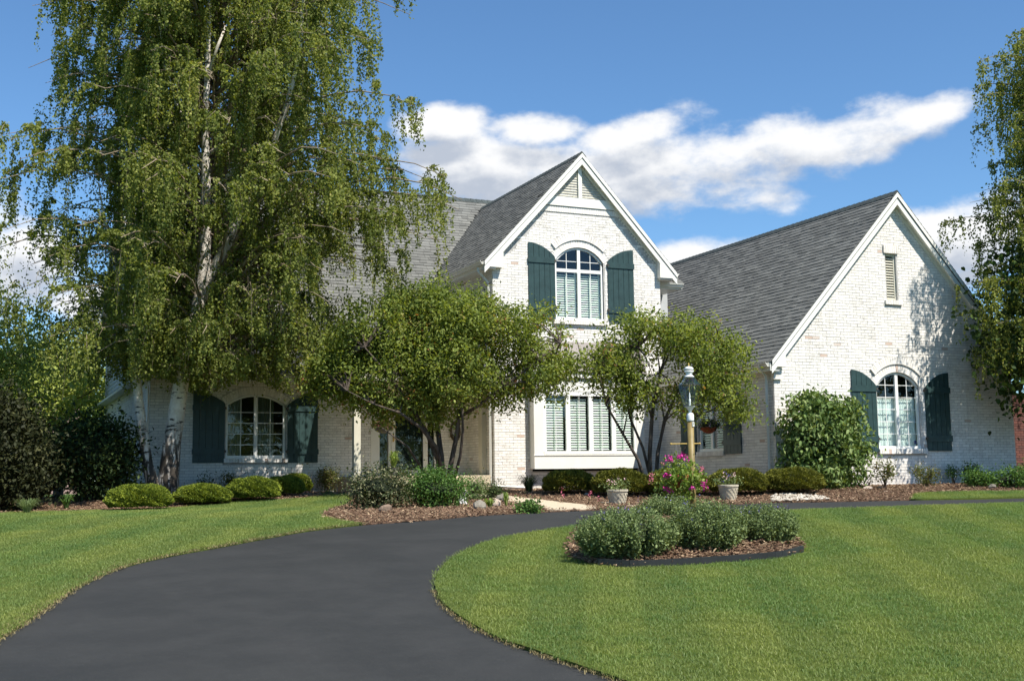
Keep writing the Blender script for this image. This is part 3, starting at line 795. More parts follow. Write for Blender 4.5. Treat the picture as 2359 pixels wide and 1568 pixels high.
BR = []     # every brick: (matrix columns) centre, A*halflen, N*halfdepth, Z*halfheight, wall object
BL, BH = 0.216, 0.0712
def add_brick(wall, c, A, Nn, Zd, L, D, H):
    BR.append((wall, np.asarray(c, float), np.asarray(A, float) * L / 2, np.asarray(Nn, float) * D / 2, np.asarray(Zd, float) * H / 2))
def run_bond(wall, pl, a0, a1, z0, topf, blocked, phase=0.0):
    zc = z0; k = 0
    mor = 0.010
    while True:
        z = zc + BH / 2
        if z > 12: break
        a = a0 - (BL / 2 if k % 2 else 0) - 0.0001 + phase; anyb = False
        while a < a1:
            L0, L1 = max(a, a0), min(a + BL, a1)
            # trim to what is free
            ok = []
            n = 6
            for i in range(n + 1):
                q = L0 + (L1 - L0) * i / n
                q2 = min(max(q, a0 + .001), a1 - .001)
                ok.append(z + BH * .42 < topf(q2) and not blocked(q2, z + BH * .3) and not blocked(q2, z - BH * .3))
            i = 0
            best = None
            while i <= n:
                if ok[i]:
                    j = i
                    while j < n and ok[j + 1]: j += 1
                    if best is None or j - i > best[1] - best[0]: best = (i, j)
                    i = j
                i += 1
            if best and best[1] > best[0]:
                b0 = L0 + (L1 - L0) * best[0] / n; b1 = L0 + (L1 - L0) * best[1] / n
                if b1 - b0 > 0.03:
                    pr = 0.004 + R_.random() * 0.005
                    Lb = (b1 - b0) - mor
                    add_brick(wall, pl.P((b0 + b1) / 2, z + R_.uniform(-.001, .001), pr - 0.012), pl.A, pl.N, (0, 0, 1), Lb, 0.024, BH - mor); anyb = True
            a += BL
        if z > topf((a0 + a1) / 2) and not anyb: break
        zc += BH; k += 1
def arch_bricks(wall, pl, o, r0, span=1.0, proud=0.0, n=None, H=0.2):
    """ring of bricks on end round an arched opening"""
    half = math.asin(min(1, (o.w / 2) / o.R)) * span
    Rm = o.R + r0 + H / 2; n = n or int(round(2 * half * Rm / 0.073))
    for i in range(n):
        th = -half + 2 * half * (i + .5) / n
        dz = np.array([math.sin(th), math.cos(th)]); a = o.c + Rm * dz[0]; z = o.zc + Rm * dz[1]
        Zd = pl.A * dz[0] + np.array([0, 0, dz[1]]); A = pl.A * dz[1] - np.array([0, 0, dz[0]])
        pr = proud + R_.random() * .003
        add_brick(wall, pl.P(a, z, 0.010 + pr - 0.014), A, pl.N, Zd, 2 * half * (Rm) / n - 0.007, 0.03 + proud, H - 0.008)
def soldier(wall, pl, a0, a1, z0, z1, proud=0.004, tilt=0.0):
    n = int(round((a1 - a0) / 0.0735)); st = (a1 - a0) / n
    for i in range(n):
        add_brick(wall, pl.P(a0 + (i + .5) * st, (z0 + z1) / 2, proud), pl.A, pl.N, (0, 0, 1), st - 0.008, 0.03 + proud, (z1 - z0))

def ring_block(o, H):
    """is (a,z) inside the arch ring band of thickness H?"""
    half = math.asin(min(1, (o.w / 2) / o.R))
    def f(a, z):
        dx, dz = a - o.c, z - o.zc; r = math.hypot(dx, dz)
        return dz > 0 and o.R - .02 < r < o.R + H and abs(math.atan2(dx, dz)) < half * 1.0
    return f

# ---- openings (surveyed) ---------------------------------------------------------
oW = Opening(20.285, 21.67, 0.93, 2.49, 0.36)                     # wing window
oV = Opening(20.79, 21.13, 4.68, 5.88, 0.0)                       # wing attic louver
oC = Opening(14.065, 15.555, 4.58, 6.20, 0.41)                    # upper middle window
oL = Opening(5.585, 7.115, 0.92, 2.28, 0.27)                      # left window
oS = Opening(25.45, 26.60, 0.95, 2.62, 0.0)                       # wing side window (a = Y)
oD = Opening(9.44, 11.32, 0.46, 2.72, 0.0)                        # entry
topW = lambda x: wing_roof(x) - 0.16
topC = lambda x: cen_roof(x) - 0.16
eave3 = lambda a: 3.02
wWing = wall_sheet('wall', wingA, XW0, XW1, -0.1, topW, [oW, oV])
wSide = wall_sheet('wall', wingS, YW, 29.2, -0.1, eave3, [oS])
oBay = Opening(13.30, 16.50, 0.5, 2.9, 0.0)
wCen = wall_sheet('wall', cenA, XC0, XC1, -0.1, topC, [oC, oBay], depth=0.02)
wCenS = wall_sheet('wall', cenS, YC, 34.5, -0.1, lambda a: 6.1, [])
wLef = wall_sheet('wall', lefA, XL0, XLE, -0.1, lambda a: 3.05, [oL, oD])
wLefS = wall_sheet('wall', lefS, YL, 42.2, -0.1, lambda a: 3.0, [])
wDor = None

# running bond
rW = ring_block(oW, .20); rW2 = None
vz = 8.02
def blk_wing(a, z):
    if oW.inside(a, z, 0.004) or oV.inside(a, z, 0.004) or rW(a, z): return True
    d = math.hypot(a - oW.c, z - oW.zc)
    if z > oW.zc and oW.R + .19 < d < oW.R + .395 and abs(math.atan2(a - oW.c, z - oW.zc)) < 0.80: return True
    if 20.72 < a < 21.20 and 5.88 < z < 6.09: return True         # lintel over louver
    if oV.a0 - .09 < a < oV.a1 + .12 and 4.56 < z < 4.68: return True
    if oW.a0 - .03 < a < oW.a1 + .12 and 0.80 < z < 0.93: return True
    return False
run_bond(wWing, wingA, XW0, XW1, -0.03, topW, blk_wing)
arch_bricks(wWing, wingA, oW, 0.0); arch_bricks(wWing, wingA, oW, 0.20, span=0.80, proud=0.022)
soldier(wWing, wingA, 20.72, 21.20, 5.885, 6.085, 0.02)
soldier(wWing, wingA, oV.a0 - .09, oV.a1 + .12, 4.565, 4.675, 0.03)
soldier(wWing, wingA, oW.a0 - .03, oW.a1 + .12, 0.805, 0.925, 0.045)
# corbel under the eave return of the wing
for i, z in enumerate((2.90, 2.83, 2.76, 2.69, 2.62)):
    ex = (0.09, 0.07, 0.05, 0.045, 0.045)[i]
    add_brick(wWing, (XW0 + .10 - ex / 2, YW - 0.02, z), (1, 0, 0), (0, -1, 0), (0, 0, 1), 0.2 + ex, 0.06 + ex, 0.062)
def blk_side(a, z): return oS.inside(a, z, .004) or (oS.a0 - .05 < a < oS.a1 + .05 and (0.82 < z < .95 or 2.62 < z < 2.83))
run_bond(wSide, wingS, YW, 29.2, -0.03, eave3, blk_side)
soldier(wSide, wingS, oS.a0 - .05, oS.a1 + .05, 0.83, 0.945, 0.03); soldier(wSide, wingS, oS.a0 - .05, oS.a1 + .05, 2.625, 2.825, 0.004)
rC = ring_block(oC, .20)
def blk_cen(a, z):
    if oC.inside(a, z, .004) or rC(a, z) or oBay.inside(a, z, .0): return True
    d = math.hypot(a - oC.c, z - oC.zc)
    if z > oC.zc and oC.R + .19 < d < oC.R + .395 and abs(math.atan2(a - oC.c, z - oC.zc)) < 0.62: return True
    if 13.2 < a < 16.6 and 7.56 < z < 7.73: return True
    if z > 7.73: return True
    if oC.a0 - .1 < a < oC.a1 + .1 and 4.46 < z < 4.58: return True
    # raked brick fans beside the gable
    if 6.35 < z < 7.5:
        rk = cen_roof(a) - 0.16 - z
        if 0.0 < rk < 0.42 and ((z - 6.35) % 0.50) < 0.36: return True
    return False
run_bond(wCen, cenA, XC0, XC1, -0.03, topC, blk_cen)
arch_bricks(wCen, cenA, oC, 0.0); arch_bricks(wCen, cenA, oC, 0.20, span=0.74, proud=0.022)
soldier(wCen, cenA, 13.55, 16.17, 7.565, 7.72, 0.004)
soldier(wCen, cenA, oC.a0 - .1, oC.a1 + .1, 4.465, 4.575, 0.045)
for sgn in (-1, 1):                                               # raked fans, bricks square to the rake
    zz = 6.35
    while zz < 7.4:
        for k in range(5):
            z = zz + 0.036 + k * 0.072
            x = XCR + sgn * ((CEN_PK - 0.16 - z) / SL - 0.14)
            A = np.array([sgn * -0.735, 0, -0.678]); Z = np.array([sgn * -0.678, 0, 0.735])
            add_brick(wCen, (x, YC - 0.0, z + .02), A, (0, -1, 0), Z, 0.20, 0.02, 0.046)
        zz += 0.50
run_bond(wCenS, cenS, YC, 33.5, -0.03, lambda a: 6.1, lambda a, z: False)
rL = ring_block(oL, .20)
def blk_lef(a, z):
    return oL.inside(a, z, .004) or rL(a, z) or oD.inside(a, z, .0) or (oL.a0 - .05 < a < oL.a1 + .05 and .80 < z < .92)
run_bond(wLef, lefA, XL0, XLE, -0.03, lambda a: 3.05, blk_lef)
arch_bricks(wLef, lefA, oL, 0.0)
soldier(wLef, lefA, oL.a0 - .05, oL.a1 + .05, .81, .915, 0.045)
run_bond(wLefS, lefS, YL, 42.2, -0.03, lambda a: 3.0, lambda a, z: False)

# bricks: the 300 that show largest singly, the rest joined
unit = MB().box((0, 0, 0), (1, 0, 0), (0, 1, 0), (0, 0, 1), r=0.0).mesh('brick')
bvm = unit.copy(); unit.materials.append(M['brick'])
ctr = np.array([b[1] for b in BR]); area = np.array([np.linalg.norm(b[2]) * np.linalg.norm(b[4]) for b in BR])
dist = np.linalg.norm(ctr - CAMP, axis=1)
score = area / dist ** 2
vis = (ctr[:, 1] < YW + .05) & (ctr[:, 2] > 2.0) & (ctr[:, 0] < 20.6) & np.array([b[0] is wWing for b in BR])
order = np.argsort(-(score * vis))[:300]; single = set(int(i) for i in order)
V, F, A_ = [], [], []
cube = np.array([(a, b, d) for d in (-1, 1) for b in (-1, 1) for a in (-1, 1)], float)
cf = [(0, 2, 3, 1), (4, 5, 7, 6), (0, 1, 5, 4), (2, 6, 7, 3), (0, 4, 6, 2), (1, 3, 7, 5)]
for i, (wl, c, ax, nx_, zx) in enumerate(BR):
    if i in single:
        o = bpy.data.objects.new('brick', unit); COL.objects.link(o); o.parent = wl
        o.matrix_basis = Matrix(((ax[0], nx_[0], zx[0], c[0]), (ax[1], nx_[1], zx[1], c[1]), (ax[2], nx_[2], zx[2], c[2]), (0, 0, 0, 1)))
    else:
        b0 = len(V); P = c + cube @ np.stack([ax, nx_, zx]); V += [tuple(p) for p in P]; F += [tuple(b0 + q for q in f) for f in cf]; A_ += [R_.random()] * 6
me = bpy.data.meshes.new('brick'); me.from_pydata(V, [], F)
me.attributes.new('rnd', 'FLOAT', 'FACE').data.foreach_set('value', np.array(A_, dtype=np.float32))
import bmesh
bm = bmesh.new(); bm.from_mesh(me); bmesh.ops.recalc_face_normals(bm, faces=bm.faces); bm.to_mesh(me); bm.free()
hp(setp(link('brick', me, M['brick']), kind='stuff'))

# ---- solid body behind the walls keeps daylight out of the rooms -----------------
b = MB()
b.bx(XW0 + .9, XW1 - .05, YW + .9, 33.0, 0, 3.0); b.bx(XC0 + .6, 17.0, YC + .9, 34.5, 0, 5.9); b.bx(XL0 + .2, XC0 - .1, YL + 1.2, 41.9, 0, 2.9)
hp(b.build('daylight_blocker', M['dark']))
b = MB(); b.bx(XW1 - .03, XW1, YW + .002, 34.0, 0, 3.0); b.bx(XW0 + .02, XW1, 33.9, 34.0, 0, 3.0)
b.bx(XL0 + .02, 18.8, 42.1, 42.2, 0, 4.6); b.bx(18.7, 18.8, 33.9, 42.1, 0, 5.2)
hp(b.build('wall', M['mortar']))
# attic backing of the wing gable wall, so that the louver is dark
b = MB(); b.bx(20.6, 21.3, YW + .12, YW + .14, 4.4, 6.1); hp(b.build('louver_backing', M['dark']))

# ---- roofs ------------------------------------------------------------------------
SH = []
def roof_plane(deckname, O, E, Gd, La, Lb, keep, thick=0.10, expo=0.142, seed=0):
    """O eave corner, E unit along the eave, Gd unit up the slope, keep(len, up, point) -> bool"""
    O, E, Gd = map(lambda v: np.array(v, float), (O, E, Gd)); Nn = np.cross(E, Gd)
    if Nn[2] < 0: Nn = -Nn
    b = MB(); c = O + E * La / 2 + Gd * Lb / 2 - Nn * (thick / 2 + .004)
    b.box(c, E * La / 2, Gd * Lb / 2, Nn * thick / 2)
    deck = hp(b.build(deckname, M['deck']))
    rows = int(Lb / expo); rr = random.Random(seed)
    for k in range(rows + 1):
        a = -rr.random() * .3
        while a < La:
            wd = rr.choice((0.17, 0.22, 0.26, 0.31, 0.34)); a1 = min(a + wd, La); a0 = max(a, 0)
            if a1 - a0 > .04:
                up0 = k * expo; drop = rr.choice((0, 0, 0.012, 0.0, -0.01)); up1 = min(up0 + expo * 1.25, Lb)
                m = O + E * (a0 + a1) / 2 + Gd * (up0 + up1) / 2
                if keep((a0 + a1) / 2, (up0 + up1) / 2, m):
                    th = 0.015 + rr.random() * .009
                    SH.append((deck, O + E * a0 + Gd * (up0 - drop), O + E * (a1 - .006) + Gd * (up0 - drop), Gd * (up1 - up0), Nn, th))
            a += wd
    return deck
ct = math.cos(math.atan(SL)); st = math.sin(math.atan(SL))
# wing: eave X = 16.95, left slope seen; right slope too
eX = 16.98; eZ = wing_roof(eX); Lw = (XWR - eX) / ct
Y0w = YW - 0.22
roof_plane('roof', (eX, Y0w, eZ), (0, 1, 0), (ct, 0, st), 34.2 - Y0w, Lw, lambda a, u, p: not (p[1] > YC and p[0] < 17.35), seed=1)
roof_plane('roof', (2 * XWR - eX, Y0w, eZ), (0, 1, 0), (-ct, 0, st), 34.2 - Y0w, Lw, lambda a, u, p: p[1] < 24.3, seed=2)
# middle gable
cX = 11.92; cZ = cen_roof(cX); Lc = (XCR - cX) / ct; Y0c = YC - 0.2
roof_plane('roof', (cX, Y0c, cZ), (0, 1, 0), (ct, 0, st), 36.2 - Y0c, Lc, lambda a, u, p: p[2] > main_roof(p[1]) - .02, seed=3)
roof_plane('roof', (2 * XCR - cX, Y0c, cZ), (0, 1, 0), (-ct, 0, st), 36.2 - Y0c, Lc, lambda a, u, p: p[1] < 29.6, seed=4)
# main roof front slope
Lm = (MAIN_RY - MAIN_EY) / ct
def keep_main(a, u, p):
    if p[0] > XC0 - .1 and p[1] > YC and p[2] < cen_roof(min(max(p[0], cX), 2 * XCR - cX)) - .05 and p[0] < 2 * XCR - cX: return False
    if p[0] > 17.6: return False
    if 5.75 < p[0] < 7.4 and p[1] > 31.55 and p[2] < 6.6 - abs(p[0] - 6.57) * .9: return False
    return True
roof_plane('roof', (XL0 - .3, MAIN_EY, MAIN_EZ), (1, 0, 0), (0, ct, st), 18.6 - XL0 + .3, Lm, keep_main, seed=5)
# rear slopes (plain deck)
b = MB(); bz = MAIN_PK - 1.0 * 6.4
b.add([(XL0 - .3, MAIN_RY, MAIN_PK), (18.6, MAIN_RY, MAIN_PK), (18.6, 42.6, 4.7), (XL0 - .3, 42.6, 4.7), (XL0 - .3, MAIN_RY, MAIN_PK - .12), (18.6, MAIN_RY, MAIN_PK - .12), (18.6, 42.6, 4.58), (XL0 - .3, 42.6, 4.58)],
      [(0, 1, 2, 3), (7, 6, 5, 4), (0, 3, 7, 4), (1, 5, 6, 2), (2, 6, 7, 3), (0, 4, 5, 1)])
hp(b.build('roof', M['shingle']))
# dormer, small right-hand roof, porch roof
dX0, dX1, dY = 5.72, 7.42, 31.5
dpk = 7.15
for sg, x0 in ((1, dX0 - .15), (-1, dX1 + .15)):
    L = ((dX1 - dX0) / 2 + .15) / 0.74
    roof_plane('roof', (x0, dY - .2, dpk - ((dX1 - dX0) / 2 + .15) * .9), (0, 1, 0), (sg * .743, 0, .669), 3.6, L, lambda a, u, p: p[2] > main_roof(p[1]), seed=7)
rsl = 0.62; rc_, rs_ = math.cos(math.atan(rsl)), math.sin(math.atan(rsl))
roof_plane('roof', (17.36, 29.02, 5.86), (1, 0, 0), (0, rc_, rs_), 1.1, 0.9, lambda a, u, p: p[2] > wing_roof(p[0]) - .05, seed=8)
roof_plane('roof', (8.30, 28.45, 3.22), (1, 0, 0), (0, math.cos(.42), math.sin(.42)), XC0 - 8.30, 3.3, lambda a, u, p: p[2] > main_roof(p[1]) - .03 or p[1] < MAIN_EY, seed=9)

cs = np.array([s[1] for s in SH]); sd = np.linalg.norm(cs - CAMP, axis=1)
visS = np.array([(s[0].name == 'roof' and cs[i][0] < XWR and cs[i][1] < 26 and cs[i][2] > 3.6 and cs[i][0] > 16.9) for i, s in enumerate(SH)])
orderS = set(int(i) for i in np.argsort(np.where(visS, sd, 1e6))[:300])
V, F, A_ = [], [], []
for i, (dk, p0, p1, g, n_, th) in enumerate(SH):
    q = [p0 - n_ * .002, p1 - n_ * .002, p1 + g - n_ * .002, p0 + g - n_ * .002, p0 + n_ * th, p1 + n_ * th, p1 + g + n_ * .003, p0 + g + n_ * .003]
    f = [(4, 5, 6, 7), (0, 1, 5, 4), (1, 2, 6, 5), (0, 4, 7, 3), (3, 7, 6, 2)]
    if i in orderS:
        c = sum(q) / 8; bb = MB().add([x - c for x in q], f); o = bb.build('shingle', M['shingle'], dk); o.matrix_basis = Matrix.Translation(c)
    else:
        b0 = len(V); V += [tuple(x) for x in q]; F += [tuple(b0 + k for k in ff) for ff in f]; A_ += [R_.random()] * 5
me = bpy.data.meshes.new('shingle'); me.from_pydata(V, [], F)
me.attributes.new('rnd', 'FLOAT', 'FACE').data.foreach_set('value', np.array(A_, dtype=np.float32))
bm = bmesh.new(); bm.from_mesh(me); bmesh.ops.recalc_face_normals(bm, faces=bm.faces); bm.to_mesh(me); bm.free()
hp(setp(link('shingle', me, M['shingle']), kind='stuff'))

# ridge caps
def ridge(p0, p1, d, sl=SL):
    """p0->p1 ridge line, d horizontal unit across"""
    p0, p1, d = map(lambda v: np.array(v, float), (p0, p1, d)); L = np.linalg.norm(p1 - p0); t = (p1 - p0) / L; b = MB(); n = int(L / .2)
    for i in range(n):
        c0 = p0 + t * L * i / n; c1 = p0 + t * (L * (i + 1) / n + .04); up = np.array([0, 0, 1.])
        for s_ in (-1, 1):
            e = d * s_ * .13 - up * .13 * sl
            b.add([c0 + up * .045, c1 + up * .03, c1 + e + up * .03, c0 + e + up * .045, c0 + up * .02, c1 + up * .01, c1 + e + up * .01, c0 + e + up * .02], [(0, 1, 2, 3), (0, 3, 7, 4), (3, 2, 6, 7), (4, 5, 6, 7)])
    hp(b.build('ridge_cap', M['ridge']))
ridge((XWR, Y0w, WING_PK), (XWR, 34.2, WING_PK), (1, 0, 0)); ridge((XCR, Y0c, CEN_PK), (XCR, 36.0, CEN_PK), (1, 0, 0))
ridge((XL0 - .3, MAIN_RY, MAIN_PK), (17.6, MAIN_RY, MAIN_PK), (0, 1, 0))
ridge((6.57, dY - .2, dpk), (6.57, 35, dpk), (1, 0, 0), .9)

# ---- rakes (barge boards), soffits, eave returns -----------------------------------
def rake(pl, xr, zpk, xt, drop, side):
    """board along a gable edge. side -1 left, +1 right; xt: x of eave tip"""
    tip = zpk - SL * abs(xt - xr)
    def ln(off, x): return zpk - SL * abs(x - xr) - off
    b = MB()
    # crown strip (outer, proud) and main board
    b.add([], [])
    b.prism(pl, [(xr, ln(.015, xr)), (xt, ln(.015, xt)), (xt, ln(.135, xt)), (xr, ln(.135, xr))], 0.165, 0.225)
    b.prism(pl, [(xr, ln(.135, xr)), (xt, ln(.135, xt)), (xt, ln(drop, xt)), (xr, ln(drop, xr))], 0.165, 0.200)
    hp(b.build('rake_board', M['trim']))
    b = MB()   # soffit and frieze
    b.prism(pl, [(xr, ln(.22, xr)), (xt, ln(.22, xt)), (xt, ln(.24, xt)), (xr, ln(.24, xr))], 0.0, 0.165)
    b.prism(pl, [(xr, ln(.24, xr)), (xt + side * -.3, ln(.24, xt + side * -.3)), (xt + side * -.3, ln(.36, xt - side * .3)), (xr, ln(.36, xr))], 0.006, 0.035)
    hp(b.build('soffit', M['trim']))
rake(wingA, XWR, WING_PK, 17.02, .33, -1); rake(wingA, XWR, WING_PK, 2 * XWR - 17.02, .33, 1)
rake(cenA, XCR, CEN_PK, 11.9, .33, -1); rake(cenA, XCR, CEN_PK, 2 * XCR - 11.9, .33, 1)
def ret(pl, xt, zt, xin, side, ztop):
    """boxed eave return: triangle under the rake closed to the wall"""
    b = MB()
    b.prism(pl, [(xt, zt - .05), (xt, zt - .16), (xin, zt - .16), (xin, ztop)], -0.05, 0.198)
    hp(b.build('eave_return', M['trim']))
zt = wing_roof(17.02)
ret(wingA, 17.02, zt, 17.43, -1, wing_roof(17.43) - .10); ret(wingA, 2 * XWR - 17.02, zt, 2 * XWR - 17.43, 1, wing_roof(17.43) - .10)
zt = cen_roof(11.9)
ret(cenA, 11.9, zt, 12.45, -1, cen_roof(12.45) - .10); ret(cenA, 2 * XCR - 11.9, zt, 2 * XCR - 12.45, 1, cen_roof(12.45) - .10)

def gutter(p0, p1, out, **kw):
    """K-style gutter along p0->p1; out = outward unit"""
    p0, p1, out = map(lambda v: np.array(v, float), (p0, p1, out)); up = np.array([0, 0, 1.]); b = MB()
    prof = [(0.0, 0.0), (0.0, -.10), (0.07, -.10), (0.085, -.06), (0.115, -.03), (0.125, 0.0), (0.118, 0.0), (0.105, -.025), (0.075, -.055), (0.062, -.092), (0.008, -.092), (0.008, 0.0)]
    vs = [p + out * a + up * z for p in (p0, p1) for a, z in prof]; n = len(prof)
    b.add(vs, [(i, (i + 1) % n, n + (i + 1) % n, n + i) for i in range(n)] + [tuple(range(n)), tuple(range(2 * n - 1, n - 1, -1))])
    o = hp(b.build('gutter', M['trim'])); return o
# eave fascia + soffit for the side eaves
def eave(p0, p1, out, run=0.24, h=.20):
    p0, p1, out = map(lambda v: np.array(v, float), (p0, p1, out)); c = (p0 + p1) / 2; b = MB()
    b.box(c - np.array([0, 0, h / 2]) - out * .012, (p1 - p0) / 2, out * .012, (0, 0, h / 2))
    b.box(c - np.array([0, 0, h - .01]) - out * (run / 2 + .024), (p1 - p0) / 2, out * run / 2, (0, 0, .008))
    hp(b.build('fascia', M['trim']))
zt = eZ - .02
eave((eX, Y0w + .03, zt), (eX, YC, zt), (-1, 0, 0)); gutter((eX - .004, Y0w + .05, zt), (eX - .004, YC, zt), (-1, 0, 0))
zt = cZ - .02
eave((cX, Y0c + .03, zt), (cX, 33, zt), (-1, 0, 0), .3); gutter((cX - .004, Y0c + .05, zt), (cX - .004, 32, zt), (-1, 0, 0))
eave((2 * XCR - cX, Y0c + .03, zt), (2 * XCR - cX, 31, zt), (1, 0, 0), .5); gutter((2 * XCR - cX + .004, Y0c + .05, zt), (2 * XCR - cX + .004, 30.5, zt), (1, 0, 0))
zt = MAIN_EZ - .02
eave((XL0 - .3, MAIN_EY, zt), (8.3, MAIN_EY, zt), (0, -1, 0), .43); gutter((XL0 - .3, MAIN_EY - .004, zt), (8.3, MAIN_EY - .004, zt), (0, -1, 0))
b = MB(); b.bx(17.38, 18.5, 30.06, 30.12, 3.0, 5.75); hp(b.build('wall', M['siding']))
eave((17.40, 29.0, 5.84), (18.35, 29.0, 5.84), (0, -1, 0), 1.02, .15); gutter((17.38, 28.996, 5.84), (18.35, 28.996, 5.84), (0, -1, 0))

# left gable end: pale clapboard above the brick, boards run level
sb = MB(); hp(MB().bx(XL0 + .0, XL0 + .02, YL - .3, 42.5, 3.0, 3.12).build('frieze', M['trim']))
z = 3.12; sidew = hp(MB().prism(lefS, [(YL + .05, 3.1), (42.2, 3.1), (42.2, 4.75), (MAIN_RY, MAIN_PK - .15), (YL + .05, 3.25)], -.03, -.006).build('siding_wall', M['siding']))
while z < MAIN_PK - .4:
    y0 = max(YL, MAIN_EY + (z + .15 - MAIN_EZ) / SL); y1 = 42.2 if z < 4.6 else MAIN_RY + (MAIN_PK - z - .15) / .74
    if y1 - y0 > .3:
        bb = MB().add([lefS.P(y0, z, -.004), lefS.P(y1, z, -.004), lefS.P(y1, z, .016), lefS.P(y0, z, .016), lefS.P(y0, z + .125, .0), lefS.P(y1, z + .125, .0)], [(0, 3, 2, 1), (3, 4, 5, 2), (0, 4, 3), (1, 2, 5)])
        bb.build('siding_board', M['siding'], sidew)
    z += .125
hp(MB().bx(XL0 - .03, XL0 + .06, 42.1, 42.24, 3.1, 4.7).build('corner_board', M['trim']))
# eave return along the left end, and rake
b = MB(); b.bx(XL0 - .3, XL0 + .0, MAIN_EY - .02, MAIN_EY + .5, MAIN_EZ - .24, MAIN_EZ + .02)
hp(b.build('eave_return', M['trim']))
b = MB()
for (ya, za, yb, zb_) in ((MAIN_EY, MAIN_EZ, MAIN_RY, MAIN_PK), (MAIN_RY, MAIN_PK, 42.6, 4.7)):
    b.add([(XL0 - .32, ya, za - .02), (XL0 - .32, yb, zb_ - .02), (XL0 - .32, yb, zb_ - .26), (XL0 - .32, ya, za - .26), (XL0 - .29, ya, za - .02), (XL0 - .29, yb, zb_ - .02), (XL0 - .29, yb, zb_ - .26), (XL0 - .29, ya, za - .26)],
          [(0, 1, 2, 3), (7, 6, 5, 4), (0, 4, 5, 1), (3, 2, 6, 7)])
hp(b.build('rake_board', M['trim']))
hp(MB().bx(XL0 - .3, XL0, YL + .3, 42.6, MAIN_EZ - .16, MAIN_EZ - .1).build('fascia', M['trim']))

# dormer wall
b = MB(); dpl = Plane((0, dY, 0), (1, 0, 0), (0, -1, 0))
b.prism(dpl, [(dX0, 4.4), (dX1, 4.4), (dX1, 6.25), (6.57, 7.05), (dX0, 6.25)], -.1, 0.0); b.bx(dX0, dX0 + .06, dY, 34, 4.4, 6.2); b.bx(dX1 - .06, dX1, dY, 34, 4.4, 6.2)
dw = hp(b.build('dormer_wall', M['mortar']))
b = MB(); b.prism(dpl, [(dX0 - .15, 6.05), (6.57, 7.05), (dX1 + .15, 6.05), (dX1 + .15, 6.25), (6.57, 7.25), (dX0 - .15, 6.25)], 0.1, 0.2); b.bx(dX0 - .02, dX1 + .02, dY - .05, dY - .001, 6.08, 6.2)
b.build('trim_board', M['trim'], dw)

# ---- shutters ----------------------------------------------------------------------
def shutter(pl, a0, a1, z0, zin, zout, inner, nb=5, off=0.02):
    """inner = +1 when the window lies to the right (a1 side)"""
    W_ = a1 - a0
    def top(a):
        t = (a - a0) / W_ if inner > 0 else (a1 - a) / W_
        return zin + (zout - zin) * (1 - t * t) ** 0.9 if t < 1 else zin
    back = hp(MB().strip(pl, [(a0 + .01 + (W_ - .02) * i / 10, top(a0 + .01 + (W_ - .02) * i / 10) - .012) for i in range(11)], [(a0 + .01 + (W_ - .02) * i / 10, z0 + .01) for i in range(11)], off - .014, off).build('shutter', M['shutter']))
    for k in range(nb):
        b0 = a0 + W_ * k / nb + .005; b1 = a0 + W_ * (k + 1) / nb - .005
        xs = [b0 + (b1 - b0) * i / 4 for i in range(5)]
        MB().strip(pl, [(x, top(x)) for x in xs], [(x, z0) for x in xs], off, off + .02).build('board', M['shutter'], back)
    H = zout - z0
    for f0, f1 in ((.735, .81), (.12, .195)):
        MB().prism(pl, [(a0 - .012, z0 + H * f0), (a1 - .004 if inner > 0 else a1 + .012, z0 + H * f0), (a1 - .004 if inner > 0 else a1 + .012, z0 + H * f1), (a0 - .012, z0 + H * f1)], off + .02, off + .045).build('batten', M['shutter'], back)
    ae = a1 if inner > 0 else a0
    for f0 in (.16, .77):
        zc_ = z0 + H * f0; MB().prism(pl, [(ae - .03, zc_ - .03), (ae + .03, zc_ - .03), (ae + .03, zc_ + .03), (ae - .03, zc_ + .03)], off - .01, off + .048).build('hinge', M['leading'], back)
    return back
shutter(wingA, 19.50, 20.27, 0.85, 2.49, 2.88, 1); shutter(wingA, 21.83, 22.64, 0.87, 2.46, 2.87, -1)
shutter(cenA, 13.25, 14.05, 4.58, 6.30, 6.66, 1); shutter(cenA, 15.68, 16.50, 4.58, 6.28, 6.64, -1)
shutter(lefA, 4.76, 5.56, 0.81, 2.30, 2.60, 1, 5); shutter(lefA, 7.15, 7.96, 0.80, 2.28, 2.60, -1)
shutter(wingS, 24.62, 25.40, 0.86, 2.66, 2.68, 1); shutter(wingS, 26.66, 27.40, 0.88, 2.66, 2.68, -1)

